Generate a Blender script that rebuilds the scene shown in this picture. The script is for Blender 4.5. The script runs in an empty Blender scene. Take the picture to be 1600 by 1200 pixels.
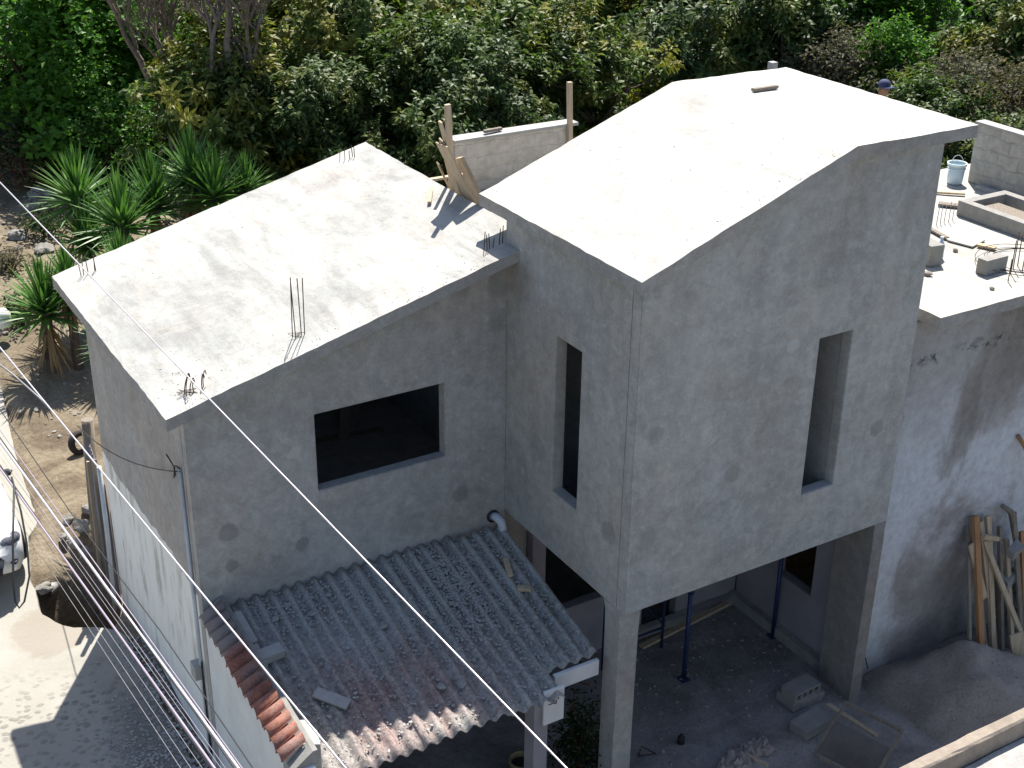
import bpy, bmesh, math, random
from mathutils import Vector, Matrix, noise as mnoise
R=math.radians
random.seed(7)
S=bpy.context.scene
COL=S.collection
# ------------------------------------------------------------------ camera
CAM=Vector((-7.5093,-9.891,8.8259)); F=2115.16; YAW=-0.5467; PITCH=0.4517; ROLL=0.0128
def cam_axes():
    f=Vector((math.sin(-YAW)*math.cos(PITCH),math.cos(YAW)*math.cos(PITCH),-math.sin(PITCH)))
    r=f.cross(Vector((0,0,1))).normalized(); u=r.cross(f)
    return f, math.cos(ROLL)*r+math.sin(ROLL)*u, -math.sin(ROLL)*r+math.cos(ROLL)*u
CF,CR,CU=cam_axes()
cd=bpy.data.cameras.new('camera'); cam=bpy.data.objects.new('camera',cd); COL.objects.link(cam)
cd.sensor_width=36; cd.lens=F*36/1600; cd.clip_start=.1; cd.clip_end=500
m=Matrix((CR,CU,-CF)).transposed().to_4x4(); m.translation=CAM; cam.matrix_world=m
S.camera=cam
def at(px,py,ax,v):
    """point of the place seen at pixel (px,py) of the photograph on the plane ax=v"""
    ray=CF*F+CR*(px-800)-CU*(py-600)
    n=Vector({'x':(1,0,0),'y':(0,1,0),'z':(0,0,1)}[ax]) if isinstance(ax,str) else Vector(ax)
    return CAM+ray*((v-n.dot(CAM))/n.dot(ray))
def atd(px,py,d):
    return CAM+(CF*F+CR*(px-800)-CU*(py-600)).normalized()*d
# ------------------------------------------------------------------ light
SUN=Vector((.365,.50,1)).normalized()
EL=math.asin(SUN.z)
w=bpy.data.worlds.new('World'); S.world=w; w.use_nodes=True
nt=w.node_tree; nt.nodes.clear()
o_=nt.nodes.new('ShaderNodeOutputWorld'); b_=nt.nodes.new('ShaderNodeBackground'); s_=nt.nodes.new('ShaderNodeTexSky')
s_.sky_type='NISHITA'; s_.sun_disc=False; s_.sun_elevation=EL; s_.sun_rotation=math.atan2(SUN.x,SUN.y)
s_.air_density=1.0; s_.dust_density=1.2; s_.ozone_density=1.0
b_.inputs[1].default_value=.085
nt.links.new(s_.outputs[0],b_.inputs[0]); nt.links.new(b_.outputs[0],o_.inputs[0])
sl=bpy.data.lights.new('sun','SUN'); sl.energy=5.0; sl.angle=R(.5); sl.color=(1,.955,.88)
so=bpy.data.objects.new('sun',sl); COL.objects.link(so)
so.rotation_euler=SUN.to_track_quat('Z','Y').to_euler(); so.location=(0,0,30)
S.view_settings.view_transform='Standard'; S.view_settings.look='None'
S.view_settings.exposure=1.08; S.view_settings.gamma=1
S.render.engine='CYCLES'
S.cycles.max_bounces=6; S.cycles.diffuse_bounces=3; S.cycles.glossy_bounces=2; S.cycles.transmission_bounces=3
S.cycles.transparent_max_bounces=4; S.cycles.caustics_reflective=False; S.cycles.caustics_refractive=False
# ------------------------------------------------------------------ materials
def new_mat(name):
    m=bpy.data.materials.new(name); m.use_nodes=True
    nt=m.node_tree; nt.nodes.clear()
    out=nt.nodes.new('ShaderNodeOutputMaterial'); p=nt.nodes.new('ShaderNodeBsdfPrincipled')
    nt.links.new(p.outputs[0],out.inputs[0])
    p.inputs['Roughness'].default_value=.85; p.inputs['Specular IOR Level'].default_value=.25
    tc=nt.nodes.new('ShaderNodeTexCoord')
    return m,nt,p,tc
def nz(nt,vec,scale,detail=5,rough=.6,dist=0):
    n=nt.nodes.new('ShaderNodeTexNoise'); n.inputs['Scale'].default_value=scale; n.inputs['Detail'].default_value=detail
    n.inputs['Roughness'].default_value=rough; n.inputs['Distortion'].default_value=dist
    nt.links.new(vec,n.inputs['Vector']); return n.outputs[0]
def ramp(nt,fac,stops):
    r=nt.nodes.new('ShaderNodeValToRGB'); e=r.color_ramp.elements
    while len(e)<len(stops): e.new(.5)
    for k,(p,c) in enumerate(stops):
        e[k].position=p; e[k].color=(c,c,c,1) if not isinstance(c,(tuple,list)) else (*c,1)
    nt.links.new(fac,r.inputs[0]); return r.outputs[0]
def mix(nt,fac,a,b,mode='MIX'):
    n=nt.nodes.new('ShaderNodeMix'); n.data_type='RGBA'; n.blend_type=mode
    for i,v in ((0,fac),(6,a),(7,b)):
        s=n.inputs[i]
        if hasattr(v,'links'): nt.links.new(v,s)
        elif isinstance(v,(int,float)): s.default_value=v if i==0 else (v,v,v,1)
        else: s.default_value=(*v,1)
    return n.outputs[2]
def mth(nt,op,a,b=0,clamp=False):
    n=nt.nodes.new('ShaderNodeMath'); n.operation=op; n.use_clamp=clamp
    for s,v in ((n.inputs[0],a),(n.inputs[1],b)):
        if hasattr(v,'links'): nt.links.new(v,s)
        else: s.default_value=v
    return n.outputs[0]
def stretch(nt,vec,s):
    n=nt.nodes.new('ShaderNodeMapping'); n.inputs['Scale'].default_value=s
    nt.links.new(vec,n.inputs['Vector']); return n.outputs[0]
def bump(nt,p,h,st,dist=.02):
    b=nt.nodes.new('ShaderNodeBump'); b.inputs['Strength'].default_value=st; b.inputs['Distance'].default_value=dist
    nt.links.new(h,b.inputs['Height']); nt.links.new(b.outputs[0],p.inputs['Normal'])
def sep(nt,vec):
    n=nt.nodes.new('ShaderNodeSeparateXYZ'); nt.links.new(vec,n.inputs[0]); return n.outputs
def distmask(nt,vec,c,r0,r1):
    n=nt.nodes.new('ShaderNodeVectorMath'); n.operation='DISTANCE'; nt.links.new(vec,n.inputs[0]); n.inputs[1].default_value=c
    mr=nt.nodes.new('ShaderNodeMapRange'); nt.links.new(n.outputs['Value'],mr.inputs[0])
    mr.inputs[1].default_value=r0; mr.inputs[2].default_value=r1; mr.inputs[3].default_value=1; mr.inputs[4].default_value=0
    return mr.outputs[0]
def simple(name,c,c2=None,scale=6,rough=.8,bmp=.15,spec=.25,metal=0,stretchv=None,bscale=60):
    m,nt,p,tc=new_mat(name); v=tc.outputs['Object']
    if stretchv: v=stretch(nt,v,stretchv)
    c2=c2 or tuple(x*.72 for x in c)
    f=ramp(nt,nz(nt,v,scale,6,.65),[(.3,0),(.7,1)])
    nt.links.new(mix(nt,f,c,c2),p.inputs['Base Color'])
    p.inputs['Roughness'].default_value=rough; p.inputs['Specular IOR Level'].default_value=spec; p.inputs['Metallic'].default_value=metal
    if bmp: bump(nt,p,nz(nt,v,bscale,3),bmp,.01)
    return m

def plaster(name,tint=(1,1,1),spots=(),white_below=None,drips=()):
    """trowelled grey cement render, cloudy and streaked; spots are repaired patches"""
    m,nt,p,tc=new_mat(name); v=tc.outputs['Object']
    big=ramp(nt,nz(nt,v,.55,4,.55,.6),[(.35,(.295,.288,.276)),(.65,(.345,.338,.326))])
    med=ramp(nt,nz(nt,v,2.2,7,.62,1.2),[(.32,.87),(.5,1.0),(.70,1.09)])
    c=mix(nt,1,big,med,'MULTIPLY')
    blot=ramp(nt,nz(nt,v,5.5,6,.7,.5),[(.50,0),(.62,1)])
    fl=ramp(nt,nz(nt,v,11,5,.7,.6),[(.58,0),(.68,1)])
    c=mix(nt,mth(nt,'MULTIPLY',blot,.28),c,(.39,.395,.39))
    c=mix(nt,mth(nt,'MULTIPLY',fl,.42),c,(.44,.45,.45))
    dk=ramp(nt,nz(nt,v,3.7,6,.7,.8),[(.28,1),(.38,0)])
    c=mix(nt,mth(nt,'MULTIPLY',dk,.42),c,(.22,.215,.205))
    mf=ramp(nt,nz(nt,v,7.5,7,.72,.4),[(.40,.90),(.6,1.07)]); c=mix(nt,1,c,mf,'MULTIPLY')
    fine=ramp(nt,nz(nt,v,28,5,.7),[(.3,.90),(.7,1.08)])
    c=mix(nt,1,c,fine,'MULTIPLY')
    streak=ramp(nt,nz(nt,stretch(nt,v,(5,5,.35)),1.0,5,.6),[(.35,.95),(.65,1.04)])
    c=mix(nt,1,c,streak,'MULTIPLY')
    warm=ramp(nt,nz(nt,v,.9,3,.5,.3),[(.45,(1,1,1)),(.62,(1.03,.985,.95))])
    c=mix(nt,1,c,warm,'MULTIPLY')
    wob=nt.nodes.new('ShaderNodeVectorMath'); wob.operation='ADD'; nt.links.new(v,wob.inputs[0])
    nn=nt.nodes.new('ShaderNodeTexNoise'); nn.inputs['Scale'].default_value=9; nn.inputs['Detail'].default_value=3; nt.links.new(v,nn.inputs['Vector'])
    sc=nt.nodes.new('ShaderNodeVectorMath'); sc.operation='MULTIPLY_ADD'; nt.links.new(nn.outputs['Color'],sc.inputs[0])
    sc.inputs[1].default_value=(.10,.10,.10); sc.inputs[2].default_value=(-.05,-.05,-.05); nt.links.new(sc.outputs[0],wob.inputs[1])
    for (ct,r,k) in spots:
        f=distmask(nt,wob.outputs[0],ct,r*.72,r)
        f=mth(nt,'MULTIPLY',f,abs(k))
        c=mix(nt,f,c,(.16,.158,.15) if k>0 else (.42,.43,.43))
    for (ct,rw,rh,k) in drips:
        f=distmask(nt,stretch(nt,wob.outputs[0],(1,1,rw/rh)),(ct[0],ct[1],ct[2]*rw/rh),rw*.3,rw)
        c=mix(nt,mth(nt,'MULTIPLY',f,k),c,(.13,.125,.115))
    if white_below is not None:
        z=sep(nt,v)[2]
        edge=mth(nt,'ADD',z,mth(nt,'MULTIPLY',nz(nt,v,1.3,5,.6),.5))
        f=ramp(nt,mth(nt,'SUBTRACT',white_below+.25+.5,edge),[(.5,0),(.512,1)])
        dirt=ramp(nt,nz(nt,stretch(nt,v,(3,3,.6)),1.4,7,.7),[(.36,(.42,.40,.36)),(.48,(.70,.70,.665)),(.8,(.76,.765,.73))])
        low=ramp(nt,mth(nt,'ADD',z,mth(nt,'MULTIPLY',nz(nt,v,4,5,.7),.6)),[(.0,1),(.01,1)])
        c=mix(nt,f,c,dirt)
    c=mix(nt,1,c,tint,'MULTIPLY')
    nt.links.new(c,p.inputs['Base Color'])
    h=mth(nt,'ADD',nz(nt,v,3,6,.6,.8),mth(nt,'MULTIPLY',nz(nt,v,70,3),.12))
    bump(nt,p,h,.22,.02)
    p.inputs['Roughness'].default_value=.9; p.inputs['Specular IOR Level'].default_value=.2
    return m
def slabmat(name,lo,hi,grey=.3,gc=(.27,.28,.27),pk=1.0):
    m,nt,p,tc=new_mat(name); v=tc.outputs['Object']
    c=mix(nt,ramp(nt,nz(nt,v,.7,4,.6,.4),[(.35,0),(.65,1)]),lo,hi)
    g=ramp(nt,nz(nt,stretch(nt,v,(1,.55,1)),.8,8,.72,1.0),[(.46,0),(.60,1)])
    c=mix(nt,mth(nt,'MULTIPLY',g,grey),c,gc)
    pnk=ramp(nt,nz(nt,v,1.1,5,.65,.6),[(.5,(1,1,1)),(.68,(1.0,.955,.93))]); c=mix(nt,1,c,pnk,'MULTIPLY')
    pit=ramp(nt,nz(nt,v,9,10,.82,.3),[(.30,.62),(.43,.95),(.6,1.03)])
    c=mix(nt,1,c,pit,'MULTIPLY')
    sp=ramp(nt,nz(nt,v,34,4,.7),[(.30,.72),(.40,1)])
    c=mix(nt,1,c,sp,'MULTIPLY')
    st=ramp(nt,nz(nt,stretch(nt,v,(2.4,.5,1)),2.2,6,.7),[(.38,.85),(.55,1.03)])
    c=mix(nt,1,c,st,'MULTIPLY')
    nt.links.new(c,p.inputs['Base Color']); p.inputs['Roughness'].default_value=.92; p.inputs['Specular IOR Level'].default_value=.15
    bump(nt,p,mth(nt,'ADD',nz(nt,v,10,7,.75),mth(nt,'MULTIPLY',nz(nt,v,60,4),.4)),.5,.02)
    return m
# ------------------------------------------------------------------ mesh helpers
class MB:
    def __init__(s): s.v=[]; s.f=[]; s.mi=[]; s.sm=[]
    def add(s,vs,fs,mi=0,smooth=False):
        b=len(s.v); s.v+= [Vector(x) for x in vs]
        for f in fs: s.f.append([b+i for i in f]); s.mi.append(mi); s.sm.append(smooth)
        return s
    def box(s,a,b,mi=0,jit=0):
        x0,y0,z0=a; x1,y1,z1=b
        vs=[(x0,y0,z0),(x1,y0,z0),(x1,y1,z0),(x0,y1,z0),(x0,y0,z1),(x1,y0,z1),(x1,y1,z1),(x0,y1,z1)]
        if jit: vs=[tuple(c+random.uniform(-jit,jit) for c in q) for q in vs]
        return s.add(vs,[(0,3,2,1),(4,5,6,7),(0,1,5,4),(1,2,6,5),(2,3,7,6),(3,0,4,7)],mi)
    def obox(s,c,ax,ay,az,mi=0,jit=0):
        """oriented box: centre and three half-axis vectors"""
        c=Vector(c); ax=Vector(ax); ay=Vector(ay); az=Vector(az)
        vs=[c+ax*i+ay*j+az*k for k in (-1,1) for (i,j) in ((-1,-1),(1,-1),(1,1),(-1,1))]
        if jit: vs=[q+Vector([random.uniform(-jit,jit) for _ in range(3)]) for q in vs]
        return s.add(vs,[(0,3,2,1),(4,5,6,7),(0,1,5,4),(1,2,6,5),(2,3,7,6),(3,0,4,7)],mi)
    def bar(s,p,q,wd,th,up=(0,0,1),mi=0,jit=0):
        p=Vector(p); q=Vector(q); d=(q-p); u=Vector(up)
        side=d.cross(u)
        if side.length<1e-6: side=d.cross(Vector((1,0,0)))
        side.normalize(); n=side.cross(d).normalized()
        return s.obox((p+q)/2,d/2,side*wd/2,n*th/2,mi,jit)
    def tube(s,pts,r,n=8,mi=0,caps=True,smooth=True):
        pts=[Vector(p) for p in pts]; rs=r if isinstance(r,(list,tuple)) else [r]*len(pts)
        b=len(s.v); prev=None
        for i,p in enumerate(pts):
            d=(pts[min(i+1,len(pts)-1)]-pts[max(i-1,0)]).normalized()
            a=prev-d*prev.dot(d) if prev is not None else d.orthogonal()
            if a.length<1e-5: a=d.orthogonal()
            a.normalize(); prev=a; c=d.cross(a)
            for k in range(n):
                t=2*math.pi*k/n; s.v.append(p+(a*math.cos(t)+c*math.sin(t))*rs[i])
        for i in range(len(pts)-1):
            for k in range(n):
                k2=(k+1)%n
                s.f.append([b+i*n+k,b+i*n+k2,b+(i+1)*n+k2,b+(i+1)*n+k]); s.mi.append(mi); s.sm.append(smooth)
        if caps:
            s.f.append([b+k for k in range(n)][::-1]); s.mi.append(mi); s.sm.append(False)
            e=b+(len(pts)-1)*n; s.f.append([e+k for k in range(n)]); s.mi.append(mi); s.sm.append(False)
        return s
    def lathe(s,prof,c=(0,0,0),n=24,mi=0,smooth=True,rot=None):
        c=Vector(c); b=len(s.v)
        for (r,z) in prof:
            for k in range(n):
                t=2*math.pi*k/n; q=Vector((r*math.cos(t),r*math.sin(t),z))
                if rot: q=rot@q
                s.v.append(c+q)
        for i in range(len(prof)-1):
            for k in range(n):
                k2=(k+1)%n
                s.f.append([b+i*n+k,b+i*n+k2,b+(i+1)*n+k2,b+(i+1)*n+k]); s.mi.append(mi); s.sm.append(smooth)
        return s
    def rock(s,c,r,mi=0,flat=.7,n=1):
        seed=random.random()*90
        bm=bmesh.new(); bmesh.ops.create_icosphere(bm,subdivisions=n,radius=1)
        sx,sy,sz=r*random.uniform(.7,1.2),r*random.uniform(.7,1.2),r*flat*random.uniform(.7,1.1)
        a=random.uniform(0,6.28); ca,sa=math.cos(a),math.sin(a)
        vs=[]
        for v in bm.verts:
            k=1+.45*mnoise.noise(v.co*1.3+Vector((seed,0,0)))
            x,y,z=v.co.x*sx*k,v.co.y*sy*k,v.co.z*sz*k
            vs.append((c[0]+x*ca-y*sa,c[1]+x*sa+y*ca,c[2]+z))
        s.add(vs,[[v.index for v in f.verts] for f in bm.faces],mi); bm.free(); return s
    def build(s,name,mats,parent=None,origin=None,bevel=0,weld=False):
        me=bpy.data.meshes.new(name)
        off=Vector(parent.location) if parent is not None and parent.parent is None else Vector((0,0,0))
        if parent is not None and parent.parent is not None:
            off=Vector(parent.location)+Vector(parent.parent.location)
        if origin is not None: off=Vector(origin) if parent is None else off
        me.from_pydata([tuple(v-off) for v in s.v],[],s.f)
        if not isinstance(mats,(list,tuple)): mats=[mats]
        for mm in mats: me.materials.append(mm)
        me.polygons.foreach_set('material_index',s.mi); me.polygons.foreach_set('use_smooth',s.sm)
        me.update()
        if bevel or weld:
            bm=bmesh.new(); bm.from_mesh(me)
            if weld: bmesh.ops.remove_doubles(bm,verts=bm.verts,dist=.0005)
            bmesh.ops.recalc_face_normals(bm,faces=bm.faces)
            if bevel: bmesh.ops.bevel(bm,geom=[e for e in bm.edges if e.is_manifold and e.calc_face_angle(0)>.5],offset=bevel,segments=2,affect='EDGES',profile=.6)
            bm.to_mesh(me); bm.free()
        o=bpy.data.objects.new(name,me); COL.objects.link(o)
        if parent is None and origin is not None: o.location=origin
        if parent is not None: o.parent=parent
        return o
def tag(o,label=None,cat=None,group=None,kind='thing'):
    if label: o['label']=label
    if cat: o['category']=cat
    if group: o['group']=group
    if kind: o['kind']=kind
    return o
def empty(name,loc,label,cat,group=None):
    o=bpy.data.objects.new(name,None); COL.objects.link(o); o.location=loc; o.empty_display_size=.2
    return tag(o,label,cat,group)
def copy_tree(o,loc,rz=0,scale=1,label=None,parent=None):
    c=o.copy(); COL.objects.link(c)
    if parent is None: c.location=loc; c.rotation_euler=(0,0,rz); c.scale=(scale,)*3
    else: c.parent=parent
    if label: c['label']=label
    for ch in [k for k in bpy.data.objects if k.parent is o]: copy_tree(ch,None,parent=c)
    return c
def wall(name,axis,pos,th,u0,u1,z0,top,holes,mat,parent,ucuts=()):
    """wall in plane axis=pos (outer face), thickness th towards +axis; top = function of u; holes (u0,u1,z0,z1)"""
    us=sorted({u0,u1,*[h[0] for h in holes],*[h[1] for h in holes],*ucuts})
    zs=sorted({z0,*[h[2] for h in holes],*[h[3] for h in holes]})
    bm=bmesh.new(); vd={}
    def V(u,z,kz):
        k=(round(u,4),kz)
        if k not in vd:
            p=(u,pos,z) if axis=='y' else (pos,u,z)
            vd[k]=bm.verts.new(p)
        return vd[k]
    for a,b in zip(us,us[1:]):
        rows=[(z,i) for i,z in enumerate(zs)]+[('top',99)]
        for (za,ia),(zb,ib) in zip(rows,rows[1:]):
            um=(a+b)/2
            if zb!='top' and any(h[0]<um<h[1] and h[2]<(za+zb)/2<h[3] for h in holes): continue
            zl=top(a) if zb=='top' else zb; zr=top(b) if zb=='top' else zb
            bm.faces.new([V(a,za,ia),V(b,za,ia),V(b,zr,ib),V(a,zl,ib)])
    ex=bmesh.ops.extrude_face_region(bm,geom=list(bm.faces))
    d=Vector((0,th,0)) if axis=='y' else Vector((th,0,0))
    bmesh.ops.translate(bm,vec=d,verts=[g for g in ex['geom'] if isinstance(g,bmesh.types.BMVert)])
    bmesh.ops.recalc_face_normals(bm,faces=bm.faces)
    bmesh.ops.bevel(bm,geom=[e for e in bm.edges if e.is_manifold and e.calc_face_angle(0)>.5],offset=.008,segments=2,affect='EDGES')
    bmesh.ops.translate(bm,vec=-Vector(parent.location),verts=bm.verts)
    me=bpy.data.meshes.new(name); bm.to_mesh(me); bm.free(); me.materials.append(mat)
    o=bpy.data.objects.new(name,me); COL.objects.link(o); o.parent=parent; return o
def slab(name,xs0,xs1,y0,y1,zf,th,mat,parent,brk=(),cell=.12,jit=.006,tz=.003):
    """cast slab with slightly ragged edges; zf(x,y) = top surface"""
    nx=max(2,int((xs1-xs0)/cell)); ny=max(2,int((y1-y0)/cell))
    xs=[xs0+(xs1-xs0)*i/nx for i in range(nx+1)]
    for b in brk:
        k=min(range(len(xs)),key=lambda i:abs(xs[i]-b)); xs[k]=b
    ys=[y0+(y1-y0)*i/ny for i in range(ny+1)]
    mb=MB(); W=ny+1
    T=[];B=[]
    for x in xs:
        for y in ys:
            e=x in (xs[0],xs[-1]) or y in (ys[0],ys[-1])
            dx=dy=0
            if e: 
                if x in (xs[0],xs[-1]): dx=random.uniform(-jit,jit)+.005*mnoise.noise(Vector((x,y*1.5,0)))
                if y in (ys[0],ys[-1]): dy=random.uniform(-jit,jit)+.005*mnoise.noise(Vector((x*1.5,y,4)))
            z=zf(x,y)+tz*mnoise.noise(Vector((x*2,y*2,1)))*2+(random.uniform(-.005,.002) if e else random.uniform(-.002,.002))
            T.append((x+dx,y+dy,z)); B.append((x+dx*.5,y+dy*.5,zf(x,y)-th))
    N=len(T); mb.v=[Vector(q) for q in T+B]
    def F(f): mb.f.append(f); mb.mi.append(0); mb.sm.append(False)
    for i in range(nx):
        for j in range(ny):
            a=i*W+j; F([a,a+W,a+W+1,a+1]); F([N+a,N+a+1,N+a+W+1,N+a+W])
    def F(f): mb.f.append(f); mb.mi.append(1); mb.sm.append(False)
    for i in range(nx):
        a=i*W; F([a,N+a,N+a+W,a+W]); a=i*W+ny; F([a,a+W,N+a+W,N+a])
    for j in range(ny):
        a=j; F([a,a+1,N+a+1,N+a]); a=nx*W+j; F([a,N+a,N+a+1,a+1])
    return mb.build(name,[mat,M['edge']],parent)
# ------------------------------------------------------------------ shared materials
GZ=lambda x,y:-2.66+.06*y
def spot(px,py,ax,v,r,k,base):
    q=at(px,py,ax,v)-Vector(base); return (tuple(q),r,k)
HB=Vector((-2,4.5,-2.75))      # base of the house
YF=2.58; XL=-3.93
SLP=.2577; ZL=lambda x,y=0:2.472+SLP*(x+4.177)      # low roof top surface
def ZT(x,y=0):                                      # high roof top surface
    return 4.0+(x+.08)*.3687 if x<2.595 else 4.986-(x-2.595)*.006
low_spots=[spot(357,832,'y',YF,.13,.55,HB),spot(473,850,'y',YF,.11,.6,HB),spot(362,884,'y',YF,.09,.6,HB),
 spot(460,708,'y',YF,.09,-.6,HB),spot(730,595,'y',YF,.10,.35,HB),spot(720,772,'y',YF,.13,.55,HB),
 spot(785,440,'y',YF,.22,.45,HB),spot(780,500,'y',YF,.18,.3,HB)]
tw_spots=[spot(1025,680,'y',0,.13,.45,HB),spot(1145,740,'y',0,.13,.45,HB),spot(1370,668,'y',0,.12,.5,HB),spot(1010,845,'y',0,.15,.3,HB),
 spot(1240,540,'y',0,.10,-.5,HB),spot(1300,480,'y',0,.3,-.2,HB),spot(1090,560,'y',0,.4,-.15,HB)]
ts_spots=[spot(950,832,'x',0,.16,.5,HB),spot(810,440,'x',0,.3,.28,HB),spot(840,700,'x',0,.2,.25,HB)]
M={}
M['plaster_low']=plaster('cement render low wing',(1.08,1.085,1.085),spots=low_spots)
M['plaster_side']=plaster('cement render street side',white_below=.05+2.75,tint=(1.10,1.08,1.06))
M['plaster_front']=plaster('cement render tall front',(1.10,1.13,1.14),spots=tw_spots)
M['plaster_tside']=plaster('cement render tall side',(1.10,1.10,1.08),spots=ts_spots)
M['plaster_plain']=plaster('cement render plain')
M['edge']=plaster('cast slab edge',(.98,.98,.97))
M['pier']=plaster('bare cast pier',(.72,.70,.68))
M['roof_low']=slabmat('cast roof concrete weathered',(.385,.378,.352),(.43,.422,.395),.8,(.285,.288,.278),.92)
M['roof_high']=slabmat('cast roof concrete fresh',(.455,.447,.415),(.50,.49,.46),.6,(.36,.352,.33))
M['terrace']=slabmat('terrace screed',(.38,.37,.335),(.44,.43,.395),.5,(.30,.29,.265))
M['steel']=simple('rusty rebar',(.10,.06,.045),(.05,.032,.028),20,.8)
M['pvc']=simple('grey white plastic pipe',(.55,.58,.62),(.42,.45,.49),5,.4,0)
M['wood']=simple('weathered pine boards',(.52,.42,.30),(.36,.28,.19),3,.8,.3,stretchv=(6,6,.6))
M['wood2']=simple('brown formwork plywood',(.36,.25,.15),(.46,.36,.24),4,.8,.2)
M['wood_orange']=simple('fresh orange timber',(.42,.23,.11),(.30,.16,.08),4,.75,.3,stretchv=(6,6,.6))
M['wood_grey']=simple('grey old timber',(.26,.225,.185),(.15,.125,.10),5,.9,.3,stretchv=(6,6,.6))
M['white_paint']=simple('old white lime paint',(.70,.71,.69),(.58,.58,.56),2.5,.85,.2)
M['pink_paint']=simple('faded lilac wall paint',(.34,.315,.345),(.24,.225,.25),1.5,.85,.2)
M['block']=simple('grey cement block',(.29,.28,.26),(.21,.205,.19),8,.95,.4)
M['block_light']=simple('pale dusty block',(.40,.39,.37),(.31,.305,.29),8,.95,.4)
M['clay']=None
M['black']=simple('black cable sheath',(.02,.02,.022),(.03,.03,.032),5,.5,0)
M['rubber']=simple('black rubber',(.02,.02,.02),(.035,.03,.028),9,.8)
M['cable_light']=simple('bare aluminium cable',(.62,.58,.62),(.5,.47,.5),5,.35,0,.6,.3)
M['cable_mauve']=simple('weathered mauve cable',(.34,.29,.35),(.24,.21,.25),3,.5,0)
M['cable_grey']=simple('grey cable',(.30,.29,.31),(.2,.2,.2),5,.5,0)
# clay tiles
def clay():
    m,nt,p,tc=new_mat('red clay tile'); v=tc.outputs['Object']
    g=nt.nodes.new('ShaderNodeNewGeometry'); 
    c=ramp(nt,nz(nt,v,5,5,.65),[(.3,(.17,.065,.045)),(.5,(.25,.10,.07)),(.7,(.33,.15,.10))])
    d=ramp(nt,nz(nt,v,3.2,7,.7,.5),[(.46,0),(.66,1)])
    c=mix(nt,mth(nt,'MULTIPLY',d,.6),c,(.20,.175,.165)); c=mix(nt,1,c,ramp(nt,nz(nt,v,35,4,.7),[(.33,.6),(.5,1.1)]),'MULTIPLY')
    dy=ramp(nt,mth(nt,'ADD',sep(nt,v)[1],mth(nt,'MULTIPLY',nz(nt,v,4,5,.7),.8)),[(.8,0),(1.0,1)])
    c=mix(nt,mth(nt,'MULTIPLY',dy,.7),c,(.24,.225,.215))
    nt.links.new(c,p.inputs['Base Color']); bump(nt,p,nz(nt,v,30,4),.4,.01); return m
M['clay']=clay()
def corr():
    m,nt,p,tc=new_mat('corrugated cement sheet'); v=tc.outputs['Object']
    s=sep(nt,v)
    c=ramp(nt,nz(nt,v,3,7,.7),[(.3,(.27,.26,.24)),(.7,(.42,.405,.375))])
    # old red paint, strongest in the middle of the sheets
    red=nz(nt,stretch(nt,v,(1.2,.35,1)),1.6,6,.7,.3)
    band=distmask(nt,stretch(nt,v,(1,1.0,.0)),(-.35,-.55,0),.2,1.7)
    f=mth(nt,'MULTIPLY',ramp(nt,red,[(.42,0),(.62,1)]),band)
    c=mix(nt,mth(nt,'MULTIPLY',f,.70),c,(.36,.15,.125))
    grit=ramp(nt,nz(nt,v,22,6,.8),[(.42,0),(.58,1)])
    c=mix(nt,mth(nt,'MULTIPLY',grit,.4),c,(.36,.355,.34))
    dark=ramp(nt,nz(nt,v,20,9,.86),[(.36,.32),(.47,.80),(.60,1.30)])
    c=mix(nt,1,c,dark,'MULTIPLY')
    # cement dust caked over the upper end
    dust=ramp(nt,mth(nt,'ADD',s[1],mth(nt,'MULTIPLY',nz(nt,v,2.6,8,.75),1.6)),[(.75,0),(1.0,.8),(1.4,1)])
    c=mix(nt,mth(nt,'MULTIPLY',dust,.8),c,ramp(nt,nz(nt,v,24,8,.85),[(.38,(.24,.235,.225)),(.58,(.47,.46,.43))]))
    nt.links.new(c,p.inputs['Base Color']); p.inputs['Roughness'].default_value=.95
    bump(nt,p,mth(nt,'ADD',nz(nt,v,30,6,.8),mth(nt,'MULTIPLY',nz(nt,v,6,4),.8)),.8,.02); return m
M['corr']=corr()
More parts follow.
